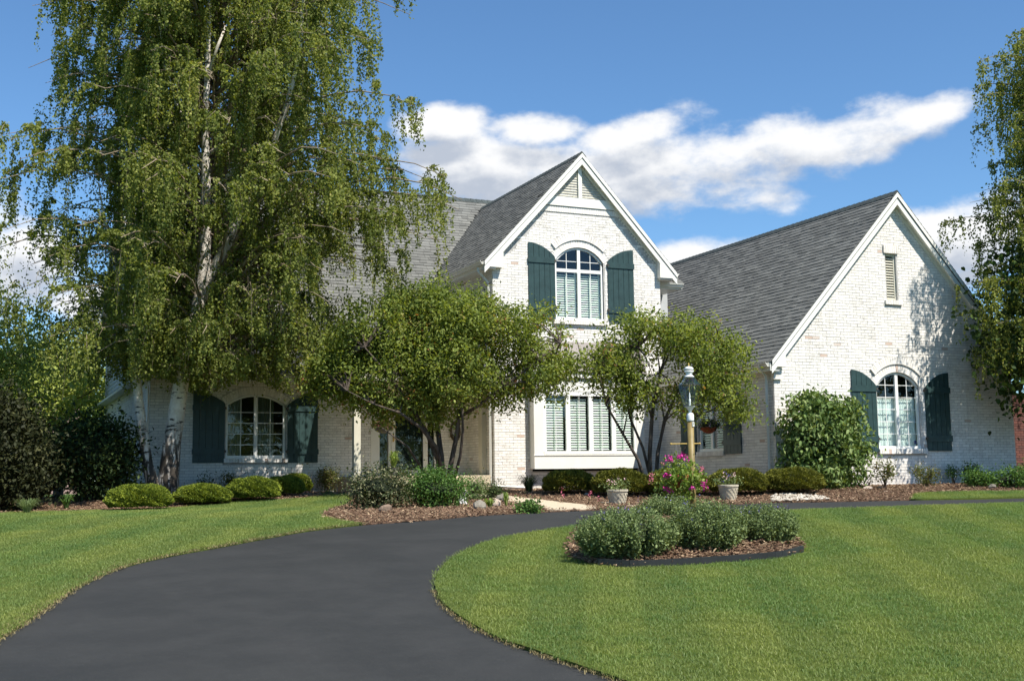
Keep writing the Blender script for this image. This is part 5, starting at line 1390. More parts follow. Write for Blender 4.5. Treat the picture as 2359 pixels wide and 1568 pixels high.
# ================================================================== BIRCH (left)
def birch():
    d_ = ray(392, 1140); root = CAMP + d_ * 27.4 / (d_ @ _fw); root[2] = float(gz(root[0], root[1])); m = mpp(root); D = depth(root)
    e = empty('birch_tree', root, label='tall weeping birch with white forked trunk at the left in front of the house', cat='tree')
    def W3(u, v, dd=0.0):
        """point at the depth of the trunk (+dd), local to the root"""
        d = ray(u, v); return CAMP + d * (D + dd) / (d @ _fw) - root
    tr = MB()
    main = [(384, 1150, .29), (388, 1100, .235), (396, 1020, .20), (408, 940, .185), (422, 850, .17), (448, 740, .16), (466, 660, .15), (472, 600, .135), (474, 520, .12), (474, 440, .11), (474, 380, .10), (472, 300, .08), (476, 200, .07), (480, 90, .055), (484, -60, .045), (486, -220, .03), (487, -330, .012)]
    tr.tube([W3(a, b) for a, b, c in main], [c for a, b, c in main], 14)
    forks = [[(466, 690, .13), (490, 620, .12), (522, 565, .11), (560, 480, .09), (606, 410, .08), (640, 300, .065), (664, 230, .06), (690, 120, .045), (700, -20, .03), (706, -160, .012)],
             [(474, 420, .07), (462, 370, .065), (446, 330, .06), (430, 290, .05), (408, 244, .04), (380, 150, .03), (366, 40, .02), (350, -80, .01)],
             [(474, 450, .06), (510, 420, .055), (560, 370, .04), (600, 340, .025)],
             [(470, 465, .045), (430, 468, .038), (380, 450, .028), (340, 420, .016)],
             [(476, 360, .05), (500, 340, .04), (560, 300, .028)],
             [(478, 180, .05), (500, 110, .035), (520, 60, .022)]]
    for i, f in enumerate(forks): tr.tube([W3(a, b, 0.25 * math.sin(i * 2 + k * .5)) for k, (a, b, c) in enumerate(f)], [c for a, b, c in f], 9)
    o1 = tr.build('trunk', M['birch'], e, smooth=True)
    tr2 = MB(); st_ = [(372, 1150, .20), (352, 1120, .15), (338, 1060, .125), (328, 990, .115), (319, 920, .105), (314, 860, .095), (300, 780, .08), (280, 690, .06), (262, 600, .045), (240, 500, .03), (226, 420, .012)]
    tr2.tube([W3(a, b, -.15) for a, b, c in st_], [c for a, b, c in st_], 12); tr2.tube([W3(a, b, -.15 - .2 * k) for k, (a, b) in enumerate(((296, 760), (200, 700), (120, 590), (70, 560)))], [.045, .03, .02, .01], 6)
    tr2.build('trunk', M['birch'], e, smooth=True)
    # crown silhouette, right and left reach in metres as seen, by row
    vs_ = np.array([-420, -300, -150, 0, 100, 200, 290, 350, 420, 480, 540, 600, 700, 800, 860, 905])
    rr = np.array([40, 280, 460, 520, 530, 540, 480, 600, 620, 560, 470, 425, 390, 335, 270, 205]) * m
    ll = np.array([40, 250, 400, 460, 450, 420, 460, 480, 490, 500, 510, 490, 450, 415, 340, 230]) * m
    rgt3 = np.array([RGT[0], RGT[1], 0]); fwd3 = np.array([FWD[0], FWD[1], 0])
    z_of = lambda v: W3(470, v)[2]
    zs = np.array([z_of(v) for v in vs_])[::-1]; RRr = rr[::-1]; LLr = ll[::-1]
    u0 = W3(470, 600) @ rgt3
    def reach(z, ca):
        r = np.interp(z, zs, RRr); l = np.interp(z, zs, LLr); dpt = min(4.2, .5 * (r + l))
        side = r if ca > 0 else l
        return math.sqrt((side * ca) ** 2 + (dpt ** 2) * (1 - ca * ca))
    LB, LT, LN, LW, LR = [], [], [], [], []; br = MB()
    ztop = zs[-1] - .3; rg = random.Random(3)
    nl = 400; tot = 0
    for i in range(nl):
        z1 = 2.9 + (ztop - 3.2) * ((i + .5) / nl) ** 1.02 + rg.uniform(-.3, .3)       # height of limb's arching top
        th = i * 2.39996 + rg.uniform(-.3, .3); ca, sa = math.cos(th), math.sin(th); o = rgt3 * ca + fwd3 * sa
        R = reach(z1, ca) * (.30 + .74 * rg.random() ** .5); zs0 = max(2.75, z1 - R * rg.uniform(.25, .5))
        if z1 < 3.4: R *= .8
        c0 = rgt3 * u0 + np.array([0, 0, zs0]); c0 = c0 + rgt3 * rg.uniform(-.1, .1)
        mid = rgt3 * u0 + o * R * .55 + np.array([0, 0, z1 + .12 * R]); tip = rgt3 * u0 + o * R + np.array([0, 0, z1 - .10 * R])
        pts = []
        for k in range(8):
            t = k / 7; p = (1 - t) ** 2 * c0 + 2 * t * (1 - t) * (mid + (0, 0, .25)) + t * t * tip
            pts.append(p + np.array([rg.uniform(-.05, .05), rg.uniform(-.05, .05), rg.uniform(-.04, .04)]))
        th0 = .012 + .006 * R
        br.tube(pts, [th0 * (1 - .85 * k / 7) for k in range(8)], 5, cap=False)
        # side twigs and hanging strands
        ns = int(2.2 + R * 1.25)
        for s_ in range(ns):
            t = rg.uniform(.2, 1.0); q = t * 7; k = min(int(q), 6); p = pts[k] + (pts[k + 1] - pts[k]) * (q - k)
            so_ = rg.uniform(-.8, .8) * (1.15 - .35 * t); sd = np.cross(o, (0, 0, 1)) * so_ + o * rg.uniform(-.1, .3)
            hang0 = rg.uniform(.35, 1.5)
            if z1 < 3.6: hang0 *= .6
            tone = rg.gauss(.44, .10)
            for g_ in range(rg.randint(3, 6)):
                jx = np.array([rg.gauss(0, .11), rg.gauss(0, .11), rg.gauss(0, .05)]); hang = hang0 * rg.uniform(.6, 1.1)
                q2 = p + sd + jx; q1 = p + sd * .6 + jx * .3 + np.array([0, 0, .10 + .1 * abs(so_)])
                if q2[2] - hang < 1.7: hang = max(.15, q2[2] - 1.7)
                sway = np.array([rg.gauss(0, .05), rg.gauss(0, .05), 0]) + o * .06
                pl_ = [p, q1, q2 - np.array([0, 0, .06]), q2 - np.array([0, 0, hang * .5]) + sway * .6, q2 - np.array([0, 0, hang]) + sway]
                if g_ == 0: br.tube(pl_, [.009, .007, .004, .003, .002], 3, cap=False)
                P = np.array(pl_); seg = np.linalg.norm(np.diff(P, axis=0), axis=1); cum = np.concatenate([[0], np.cumsum(seg)]); Lt = cum[-1]
                n_ = int(Lt / .023); ts = (NR.random(n_) * .86 + .14) * Lt
                pp = np.stack([np.interp(ts, cum, P[:, j]) for j in range(3)], 1) + NR.normal(size=(n_, 3)) * [.032, .032, .02]
                dd = NR.normal(size=(n_, 3)) * [.6, .6, .35] + [0, 0, -.8]; dd /= np.linalg.norm(dd, axis=1, keepdims=True)
                Ls = NR.uniform(.048, .082, size=(n_, 1)); LB.append(pp); LT.append(pp + dd * Ls); LN.append(rand_dirs(n_)); LW.append((Ls * .72).ravel())
                LR.append(np.clip(NR.normal(tone, .2, n_), 0, .999))
    B_ = np.concatenate(LB); T_ = np.concatenate(LT); N_ = np.concatenate(LN); W_ = np.concatenate(LW); Rn = np.concatenate(LR)
    # keep gaps where the photograph shows the sky through the crown
    gaps = [((190, 450), 62), ((60, 640), 60), ((30, 560), 40), ((240, 590), 40), ((150, 700), 34), ((1010, 300), 40), ((940, 130), 34), ((300, 90), 26), ((240, 270), 30), ((60, 130), 34), ((70, 200), 20)]
    A = B_ + root - CAMP; c = A @ RW; uu = CX + FP * c[:, 0] / c[:, 2]; vv = CY + FP * c[:, 1] / c[:, 2]
    keep = np.ones(len(B_), bool)
    for (gu, gv), gr in gaps: keep &= ~((np.hypot(uu - gu, vv - gv) < gr) & (NR.random(len(B_)) < .82))
    tl = np.array([(384, 1150), (396, 1020), (422, 850), (448, 740), (466, 660), (474, 520), (474, 380), (476, 200), (480, 90)], float)
    ut = np.interp(vv, tl[::-1, 1], tl[::-1, 0]); front = (B_ @ fwd3) < (W3(470, 600) @ fwd3) + .1
    show = ((vv > 180) & (vv < 250)) | ((vv > 300) & (vv < 470)) | ((vv > 520) & (vv < 700))
    keep &= ~((np.abs(uu - ut) < 20) & front & show & (NR.random(len(B_)) < .93))
    tf = np.array([(466, 700), (490, 620), (522, 565), (560, 480), (606, 410), (640, 300), (664, 230)], float); uf = np.interp(vv, tf[::-1, 1], tf[::-1, 0])
    keep &= ~((np.abs(uu - uf) < 15) & front & (((vv > 530) & (vv < 650)) | ((vv > 230) & (vv < 330))) & (NR.random(len(B_)) < .9))
    for gu, gv, ga, gb in ((590, 665, 46, 62), (560, 790, 70, 26), (640, 735, 30, 40), (770, 640, 40, 60)): keep &= ~((((uu - gu) / ga) ** 2 + ((vv - gv) / gb) ** 2 < 1) & (NR.random(len(B_)) < .75))
    sh = -SUND[:2] / np.hypot(*SUND[:2]); tanel = -SUND[2] / np.hypot(*SUND[:2])
    T0 = W3(472, 500); h_ = B_[:, :2] - T0[:2]; al = h_ @ sh; pe = h_[:, 0] * sh[1] - h_[:, 1] * sh[0]; zh = B_[:, 2] - al * tanel
    ztr = [(W3(470, 470)[2], W3(470, 290)[2]), (W3(470, 700)[2], W3(470, 515)[2])]
    for za_, zb_ in ztr: keep &= ~((al > 0) & (al < 5) & (np.abs(pe) < .21) & (zh > za_) & (zh < zb_) & (NR.random(len(B_)) < .93))
    # the strands thin out low in front of the windows
    low = (vv > 890 + 18 * np.sin(uu * .03)) & (NR.random(len(B_)) < .97); keep &= ~low
    keep &= ~((uu > 480) & (uu < 660) & (vv > 850) & (NR.random(len(B_)) < .55))
    br.build('branch', M['twig'], e)
    quad_leaves('crown', B_[keep], T_[keep], N_[keep], W_[keep], M['l_birch'], e, Rn[keep])
    return int(keep.sum())
nb_ = birch(); print('birch leaves', nb_)

# ================================================================== SMALL MULTI-STEM TREES
def small_tree(name, uv, stems, blobs_, mat, n_clump, per, leaf, label, dd=0.0, seed=1, twigs=90, rad=.17):
    d_ = ray(uv[0], 1100); root = CAMP + d_ * uv[1] / (d_ @ _fw); root[2] = float(gz(root[0], root[1])); D = depth(root); m = mpp(root); rg = random.Random(seed)
    e = empty(name, root, label=label, cat='tree', group=None)
    def W3(u, v, dd=0.0):
        d = ray(u, v); return CAMP + d * (D + dd) / (d @ _fw) - root
    tr = MB(); ends = []
    for pts in stems:
        P = [W3(a, b, c) for a, b, c, r in pts]; tr.tube(P, [r for a, b, c, r in pts], 8); ends += P[2:]
    C = []
    for (u, v, ru, rv, rd, wgt) in blobs_:
        for _ in range(int(n_clump * wgt)):
            d = rand_dirs(1)[0]; k = NR.random() ** .42
            C.append(W3(u + d[0] * ru * k, v + d[2] * rv * k, d[1] * rd * k))
    C = np.array(C); E_ = np.array(ends)
    gap = np.sin(C[:, 0] * 2.9 + seed) + np.sin(C[:, 1] * 3.1 + 1.3 * seed) + np.sin(C[:, 2] * 4.3 + C[:, 0] * 1.7 + seed)
    C = C[gap > -1.2]
    for i in range(twigs):
        c = C[rg.randrange(len(C))]; j = np.argmin(np.linalg.norm(E_ - c, axis=1) + NR.random(len(E_)) * .5); s0 = E_[j]; mid = (s0 + c) / 2 + [0, 0, .12]
        tr.tube([s0, mid, c], [.022, .013, .005], 5, cap=False)
    tr.build('trunk', M['bark'], e, smooth=True)
    b, t_, nn, w_ = leaves_at(C, per, rad, leaf, .45)
    var = np.repeat(NR.normal(.42, .17, len(C)), per) + NR.normal(0, .17, len(C) * per)
    quad_leaves('crown', b, t_, nn, w_, M[mat], e, np.clip(var, 0, .999)); return e
small_tree('serviceberry_tree', (1022, 27.0),
    [[(1018, 1140, 0, .07), (1010, 1060, 0, .065), (985, 1000, -.1, .055), (955, 950, -.3, .045), (900, 870, -.7, .03), (840, 800, -.9, .015)],
     [(1022, 1140, 0, .07), (1016, 1050, .1, .07), (1008, 990, .2, .06), (1000, 920, .3, .05), (985, 820, .4, .035), (960, 720, .4, .015)],
     [(1028, 1140, 0, .07), (1040, 1060, 0, .06), (1052, 1000, 0, .055), (1058, 950, .1, .05), (1085, 880, .3, .04), (1110, 790, .4, .025), (1120, 700, .4, .012)],
     [(1058, 960, .05, .045), (1100, 935, -.2, .04), (1160, 890, -.4, .03), (1240, 830, -.6, .02), (1290, 790, -.6, .01)],
     [(1020, 1100, 0, .05), (1005, 1030, -.2, .045), (970, 985, -.5, .04), (920, 950, -.8, .03), (860, 930, -1., .018), (800, 900, -1.1, .01)],
     [(1036, 1138, 0, .04), (1060, 1050, -.3, .035), (1066, 990, -.5, .03), (1064, 930, -.6, .025), (1030, 840, -.6, .015)],
     [(1010, 1138, 0, .03), (940, 1030, -.6, .022), (880, 985, -.9, .014)]],
    [(1000, 800, 270, 135, 1.4, .40), (850, 850, 150, 90, 1.1, .16), (1150, 800, 160, 120, 1.1, .18), (752, 870, 78, 60, .8, .07), (790, 810, 70, 45, .8, .04), (1240, 850, 105, 70, 1.0, .09), (1040, 715, 170, 72, .9, .13), (900, 745, 120, 60, .9, .08), (1020, 905, 220, 50, 1.1, .11), (1330, 860, 45, 32, .5, .02), (900, 935, 60, 36, .6, .03), (1010, 955, 36, 26, .5, .015)],
    'l_berry', 800, 84, .088, 'broad green serviceberry tree with several dark stems in front of the entry', seed=2, twigs=230, rad=.15)
small_tree('serviceberry_tree', (1504, 26.4),
    [[(1500, 1140, 0, .05), (1496, 1050, 0, .048), (1500, 980, 0, .045), (1505, 930, .1, .04), (1520, 860, .2, .03), (1540, 790, .3, .015)],
     [(1508, 1140, 0, .05), (1515, 1040, .1, .045), (1530, 970, .1, .04), (1560, 900, .2, .03), (1610, 850, .2, .022), (1660, 800, .2, .012)],
     [(1494, 1140, 0, .04), (1470, 1060, -.1, .035), (1435, 1000, -.2, .03), (1395, 930, -.3, .022), (1380, 860, -.3, .012)],
     [(1498, 1100, 0, .035), (1480, 1030, .1, .03), (1450, 960, .2, .025), (1440, 880, .3, .012)],
     [(1540, 1105, .1, .04), (1570, 1050, .2, .035), (1590, 1000, .2, .03), (1600, 960, .2, .024), (1660, 935, .1, .018), (1720, 930, 0, .01)],
     [(1500, 960, 0, .03), (1480, 880, -.1, .022), (1470, 800, -.1, .012)]],
    [(1530, 820, 200, 105, 1.1, .40), (1410, 850, 90, 70, .8, .13), (1640, 830, 100, 75, .9, .14), (1540, 750, 130, 45, .8, .12), (1480, 905, 100, 45, .8, .10), (1680, 900, 80, 50, .7, .10), (1710, 945, 48, 22, .5, .05), (1590, 930, 60, 35, .7, .04)],
    'l_berry', 400, 60, .086, 'thin open-crowned serviceberry tree behind the lamp post', seed=5, twigs=190, rad=.14)

# ================================================================== RIGHT-HAND TREES
def right_trees():
    # birch beyond the frame edge
    root = np.array([25.5, 21.2, 0.0]); root[2] = float(gz(root[0], root[1])); rg = random.Random(9)
    e = empty('birch_tree', root, label='birch at the right edge of the view beside the garage gable', cat='tree')
    tr = MB(); tr.tube([(0, 0, -.05), (.05, 0, 2), (0, .1, 5), (-.1, .1, 8), (-.1, 0, 12.2)], [.2, .16, .12, .08, .02], 10)
    zs = np.array([1.9, 3.0, 4.3, 5.2, 6.5, 7.6, 8.4, 9.0, 10.0, 10.6, 11.4, 12.8]); rl = np.array([2.4, 3.2, 3.95, 4.15, 3.7, 3.9, 3.1, 3.0, 3.85, 3.1, 2.5, .5])
    br = MB(); LB, LT, LN, LW = [], [], [], []
    nl = 300
    for i in range(nl):
        z1 = 3.0 + 9.2 * (i + .5) / nl; th = i * 2.39996; o = np.array([math.cos(th), math.sin(th), 0]); R = np.interp(z1, zs, rl) * rg.uniform(.3, 1.0); R = min(R, 1.75 / (abs(o[1]) + .01))
        c0 = np.array([0, 0, max(1.8, z1 - R * .5)]); tip = o * R + [0, 0, z1 - .1 * R]; mid = o * R * .5 + [0, 0, z1 + .3]
        pts = [(1 - t) ** 2 * c0 + 2 * t * (1 - t) * mid + t * t * tip for t in np.linspace(0, 1, 7)]
        br.tube(pts, [.03 * (1 - .85 * k / 6) for k in range(7)], 5, cap=False)
        for s_ in range(int(7 + R * 4)):
            t = rg.uniform(.25, 1) * 6; k = min(int(t), 5); p = pts[k] + (pts[k + 1] - pts[k]) * (t - k); q2 = p + np.cross(o, (0, 0, 1)) * rg.uniform(-.5, .5); hang = rg.uniform(.3, 1.2)
            n_ = int((hang + .5) / .022); a = NR.random((n_, 1)); pp = np.where(a < .3, p + (q2 - p) * a / .3, q2 - np.array([0, 0, 1.]) * hang * (a - .3) / .7) + NR.normal(size=(n_, 3)) * .045
            dd = NR.normal(size=(n_, 3)) * .55 + [0, 0, -.8]; dd /= np.linalg.norm(dd, axis=1, keepdims=True); Ls = NR.uniform(.05, .085, size=(n_, 1))
            LB.append(pp); LT.append(pp + dd * Ls); LN.append(rand_dirs(n_)); LW.append((Ls * .7).ravel())
    tr.build('trunk', M['birch'], e, smooth=True); br.build('branch', M['twig'], e)
    quad_leaves('crown', np.concatenate(LB), np.concatenate(LT), np.concatenate(LN), np.concatenate(LW), M['l_birch'], e)
    # linden in front of it, large dark leaves
    root = np.array([24.45, 21.75, 0.0]); root[2] = float(gz(root[0], root[1]))
    e = empty('linden_tree', root, label='dark large-leaved tree at the lower right edge in front of the gable wall', cat='tree')
    tr = MB(); tr.tube([(0, 0, -.05), (0, 0, 1.5), (.1, 0, 3.5), (0, 0, 6.4)], [.13, .11, .08, .02], 9)
    C = []
    for i in range(190):
        d = rand_dirs(1)[0]; k = NR.random() ** .4; z = 3.9 + d[2] * 2.3 * k; C.append([d[0] * 2.55 * k * (1.1 - abs(z - 3.4) * .12), d[1] * 1.0 * k, z])
    C = np.array(C)
    for i in range(60): c = C[i]; tr.tube([(0, 0, max(1.4, c[2] - 1.2)), c * [.5, .5, 1] - [0, 0, .25], c], [.03, .02, .006], 5, cap=False)
    tr.build('trunk', M['bark'], e, smooth=True)
    b, t_, nn, w_ = leaves_at(C, 30, .26, .135, .9); nn = rand_dirs(len(b), .4)
    quad_leaves('crown', b, t_, nn, w_ * 1.6, M['l_linden'], e, six=True)
right_trees()

# ================================================================== LEFT BACKGROUND
def blob_tree(name, root, h, r, trunk_h, mat, nc, per, leaf, label, cat='tree', group=None, rad=.35, trunk='bark', cone=0.0, squash=1.0, droop=.2, r0=.18):
    root = np.array([root[0], root[1], float(gz(root[0], root[1]))]); e = empty(name, root, label=label, cat=cat, group=group)
    C = []
    while len(C) < nc:
        d = rand_dirs(1)[0]; k = NR.random() ** .4; z = trunk_h + (h - trunk_h) * (.5 + .5 * d[2] * k); f = 1 - cone * (z - trunk_h) / (h - trunk_h)
        C.append([d[0] * r * k * f, d[1] * r * k * f * squash, z])
    C = np.array(C); tr = MB(); tr.tube([(0, 0, -.1), (0, 0, trunk_h), (0, 0, h * .8)], [r0, r0 * .8, .03], 8)
    for i in range(min(50, nc)): c = C[i]; tr.tube([(0, 0, max(trunk_h * .6, c[2] - 1)), c * [.5, .5, 1] - [0, 0, .2], c], [.05, .03, .01], 5, cap=False)
    tr.build('trunk', M[trunk], e)
    b, t_, nn, w_ = leaves_at(C, per, rad, leaf, droop)
    quad_leaves('crown', b, t_, nn, w_, M[mat], e, np.clip(np.repeat(NR.normal(.4, .2, nc), per) + NR.normal(0, .15, nc * per), 0, .99)); return e
blob_tree('maple_tree', (-.9, 34), 5.4, 2.7, 1.4, 'l_bg', 240, 80, .13, 'yellow-green bushy tree behind the dark pine at the left edge')
blob_tree('maple_tree', (2.4, 44), 5.6, 2.6, 1.6, 'l_bg', 200, 70, .15, 'bright green tree standing beyond the left end wall of the house')
blob_tree('maple_tree', (-6.0, 42), 7.0, 4.0, 1.5, 'l_bg', 240, 70, .16, 'taller green tree far left behind the others')
blob_tree('pine_tree', (.05, 26.6), 2.35, 1.35, .1, 'l_pine', 330, 120, .10, 'dark pine with drooping needles at the left edge of the garden', cat='tree', rad=.26, cone=.45, droop=-.2)
blob_tree('pine_tree', (-2.2, 29.5), 2.9, 2.0, .1, 'l_pine', 200, 90, .11, 'dark shaded pine half outside the left edge', cat='tree', rad=.3, cone=.5, droop=-.2)
for (x, y, h, r) in ((-14, 70, 10, 6), (-4, 80, 9, 6), (60, 90, 11, 8), (44, 70, 9, 6), (5, 95, 10, 7)):
    blob_tree('background_tree', (x, y), h, r, 1.0, 'l_bg', 150, 60, .45, {-14: 'distant leafy tree beyond the far left edge', -4: 'distant leafy tree behind the maples at the left', 60: 'distant tree beyond the right end of the gable', 44: 'distant tree far behind the garage gable', 5: 'farthest tree hidden behind the left end of the house'}[x], rad=.9, group='distant trees', r0=.3)
for x_, lb_ in ((-3.2, 'dark low bush behind the pine at the far left'), (-.9, 'dark low bush between pine and maple'), (1.5, 'dark low bush behind the rhododendron')):
    blob_tree('background_bush', (x_, 35.5), 1.7, 1.5, .05, 'l_dark', 120, 60, .12, lb_, cat='shrub', rad=.25, r0=.05)
C = []
for k in range(420):
    x = R_.uniform(-70, 110); C.append([x, -48 + R_.uniform(-4, 4), R_.uniform(.5, 9 + 3.5 * math.sin(x * .21) + 2 * math.sin(x * .57))])
C = np.array(C); b_, t_, n_, w_ = leaves_at(C, 60, 1.3, .75, .1)
quad_leaves('street_trees', b_, t_, n_, w_ * 1.3, M['l_bg'], None, kind='stuff')
# neighbour's house glimpsed through the leaves
nh = empty('neighbour_house', (1.1, 60, float(gz(1.1, 60))), label='pale neighbouring house glimpsed through leaves at the far left', cat='house')
MB().bx(-4, 3.0, 0, 8, -.2, 4.6).build('wall', paint('pink_render', (0.36, 0.25, 0.22), .9), nh)
MB().add([(-4.4, -.4, 4.5), (3.4, -.4, 4.5), (3.4, 8.4, 4.5), (-4.4, 8.4, 4.5), (-4.4, 4, 7), (3.4, 4, 7)], [(0, 1, 5, 4), (2, 3, 4, 5), (0, 4, 3), (1, 2, 5), (0, 3, 2, 1)]).build('roof', M['deck'], nh)
MB().bx(.6, 1.6, -.03, 0.02, 2.2, 3.6).build('window', M['dark'], nh)

# red brick neighbour wall at the right edge
rbo = empty('red_brick_wall', (25.6, 25.6, 0), label='dark red brick wall behind the right end of the white gable', cat='wall')
rpl = Plane((25.6 - 25.6, 0, 0), (1, 0, 0), (0, -1, 0))
MB().bx(-.7, 3.5, 0.01, .3, -.1, 2.6).build('wall', M['deck'], rbo)
z = 0.0; k = 0; b = MB()
while z < 2.55:
    x = -.7 - (BL / 2 if k % 2 else 0)
    while x < 3.5: b.box((x + BL / 2, -.002 - R_.random() * .004, z + BH / 2), (BL / 2 - .005, 0, 0), (0, .012, 0), (0, 0, BH / 2 - .005)); x += BL
    z += BH; k += 1
b.build('brick', M['redbrick'], rbo, kind='stuff')

# rhododendron, dark
loose_shrub('rhododendron', 84, 298, 960, 1160, 'l_dark', .11, 190, 60, .20, 'large dark rhododendron left of the birch trunks', aspect=.75, core=.72, stems=14, low=.02, droop=.0)
# ================================================================== CLIPPED SHRUBS
gL = 'clipped yews along the left bed'; gR = 'clipped round shrubs along the right bed'
def yew(u0, u1, vt, vb, mat, label, g, n, s): mound_shrub('yew_shrub', u0, u1, vt, vb, mat, .043, n, label, 'shrub', g, seed=s)
yew(640, 712, 1092, 1136, 'l_yew', 'farthest of the clipped yews, under the left window\'s right shutter', gL, 9000, 1)
yew(598, 692, 1098, 1146, 'l_yew', 'clipped yew squeezed between its larger neighbour and the farthest one', gL, 10000, 2)
yew(512, 632, 1100, 1160, 'l_yew', 'clipped yew under the middle of the left window', gL, 14000, 3)
yew(388, 517, 1116, 1169, 'l_yew', 'clipped yew just right of the birch trunk foot', gL, 15000, 4)
yew(227, 373, 1117, 1180, 'l_yew', 'largest clipped yew, left of the birch trunk foot', gL, 17000, 5)
yew(1252, 1374, 1084, 1143, 'l_yew2', 'clipped round shrub under the left half of the bay window', gR, 12000, 6)
yew(1368, 1502, 1081, 1149, 'l_yew2', 'clipped round shrub behind the left stone planter', gR, 13000, 7)
yew(1496, 1642, 1080, 1150, 'l_yew2', 'clipped round shrub half hidden behind the hanging geraniums and lamp post', gR, 13000, 8)
yew(1642, 1780, 1080, 1147, 'l_yew2', 'clipped round shrub behind the right stone planter', gR, 13000, 9)
yew(1768, 1912, 1079, 1143, 'l_yew2', 'clipped round shrub beside the white pebbles', gR, 13000, 10)
# viburnum against the gable
loose_shrub('viburnum', 1806, 2026, 906, 1124, 'l_vib', .125, 270, 46, .13, 'large upright leafy bush against the gable beside the garage window', aspect=.55, core=.74, stems=10, low=.0, droop=.85, boxy=4.0, six=True)
# small shrubs along the gable wall
gs = 'small rose bushes along the gable wall'
loose_shrub('rose_bush', 2014, 2078, 1056, 1128, 'l_rose', .06, 22, 30, .07, 'sparse small bush at the foot of the gable below the arched window', 'shrub', gs, core=0, stems=9, low=.15)
loose_shrub('rose_bush', 2108, 2172, 1070, 1124, 'l_rose', .055, 26, 40, .07, 'rounded small bush right of the sparse one by the gable wall', 'shrub', gs, core=0, stems=9, low=.15)
loose_shrub('rose_bush', 2182, 2218, 1066, 1114, 'l_green', .055, 14, 26, .06, 'tiny shaded bush further along the gable wall', 'shrub', gs, core=0, stems=6, low=.3)
loose_shrub('rose_bush', 2222, 2262, 1062, 1116, 'l_green', .055, 16, 30, .06, 'upright shaded bush just left of the hedge by the gable corner', 'shrub', gs, core=0, stems=6, low=.3)
loose_shrub('low_hedge', 2230, 2300, 1086, 1124, 'l_green', .06, 60, 40, .09, 'low dark green planting at the right end of the gable, left part', 'hedge', None, core=.6, low=0)
loose_shrub('low_hedge', 2290, 2420, 1084, 1126, 'l_green', .06, 90, 40, .10, 'low dark green planting running out of the right edge', 'hedge', None, core=.6, low=0)
loose_shrub('seedling', 2158 - 180, 2172 - 150, 1098, 1126, 'l_rose', .04, 8, 14, .04, 'tiny seedling between the viburnum and the sparse bush', 'plant', None, core=0, low=.05)
# left bed odds
grass_clump('daylily', 152, 1176, 40, 52, 'l_green', 60, 'clump of strap leaves on the mulch under the rhododendron', bw=.03)
grass_clump('grass_clump', 62, 1186, 40, 86, 'l_cat', 260, 'low shaded clump of fine grass at the far left lawn corner', bw=.008)
loose_shrub('dogwood_bush', 722, 778, 1078, 1134, 'l_rose', .05, 40, 42, .09, 'small upright bush before the shaded brick right of the left window', core=.3, stems=8, low=.25, top_heavy=.4)
loose_shrub('barberry', 506, 552, 1084, 1112, 'l_rose', .045, 26, 34, .08, 'dry brownish bush behind the yews under the left window', core=.4)
loose_shrub('barberry', 432, 500, 1098, 1122, 'l_dark', .05, 22, 24, .1, 'sparse dark bush behind the yew beside the birch trunk', core=0)
loose_shrub('weeds', 736, 770, 1128, 1142, 'l_green', .04, 14, 20, .05, 'low weeds at the foot of the upright bush', 'plant', core=0)
rs = empty('rose_canes', Gc(640, 1108, .5), label='tall bare rose canes rising in front of the left window', cat='plant'); b = MB(); m_ = mpp(Gc(640, 1108, .5))
for k in range(9):
    x = (-85 + 20 * k + R_.uniform(-6, 6)) * m_; h = R_.uniform(45, 75) * m_; lean = R_.uniform(-20, 20) * m_; b.tube([(x, 0, 0), (x + lean * .3, .05, h * .5), (x + lean, .1, h)], [.008, .006, .003], 5)
b.build('cane', M['redtwig'], rs)
C = np.array([[R_.uniform(-80, 90) * m_, R_.uniform(-.1, .15), R_.uniform(0, 70) * m_] for _ in range(26)]); bb_, t_, nn, w_ = leaves_at(C, 7, .06, .05, .2); quad_leaves('foliage', bb_, t_, nn, w_, M['l_rose'], rs)

# middle bed
loose_shrub('euonymus', 790, 944, 1080, 1176, 'l_var', .055, 120, 60, .13, 'variegated dark bush with cream leaf edges in the middle bed', core=.7, low=.0)
loose_shrub('green_bush', 918, 1078, 1088, 1172, 'l_green', .055, 150, 70, .12, 'bright green bushy perennial under the serviceberry stems', core=.7, low=.0)
loose_shrub('dusky_bush', 1062, 1116, 1100, 1154, 'l_cat', .04, 50, 50, .10, 'dull grey-green bush behind the white squirrel statue', core=.6, low=0.)
loose_shrub('dusky_bush', 1106, 1162, 1118, 1150, 'l_dark', .045, 40, 40, .09, 'low dark bush at the foot of the downspout', core=.5, low=0.)
loose_shrub('spreading_bush', 880, 960, 1072, 1120, 'l_dark', .05, 50, 40, .12, 'dark bush under the entry step, behind the variegated one', core=.6, low=0.)
grass_clump('ornamental_grass', 1218, 1136, 46, 92, 'l_dark', 240, 'dark tufted ornamental grass left of the bay window shrubs', bw=.010, arch=.8)
pot = empty('potted_grass', G(902, 1102) + FWD[0] * 0, label='pot of light green fountain grass beside the entry door', cat='potted plant')
MB().lathe((0, 0, 0), [(.10, 0), (.13, .2), (.14, .22)], 14).build('pot', M['coir'], pot)
pot.location = (9.55, 28.9, .42)
b = MB()
for k in range(130):
    th = R_.random() * 2 * PI; o = np.array([math.cos(th), math.sin(th), 0]); r = R_.uniform(.05, .28); hh = R_.uniform(.2, .45); s_ = np.array([-o[1], o[0], 0]) * .008
    p = [o * .03 + [0, 0, .2], o * r * .5 + [0, 0, .2 + hh], o * r + [0, 0, .2 + hh * .75]]
    b.add([p[0] - s_, p[0] + s_, p[1] + s_, p[1] - s_, p[2]], [(0, 1, 2, 3), (3, 2, 4)])
b.build('foliage', M['l_lime'], pot)
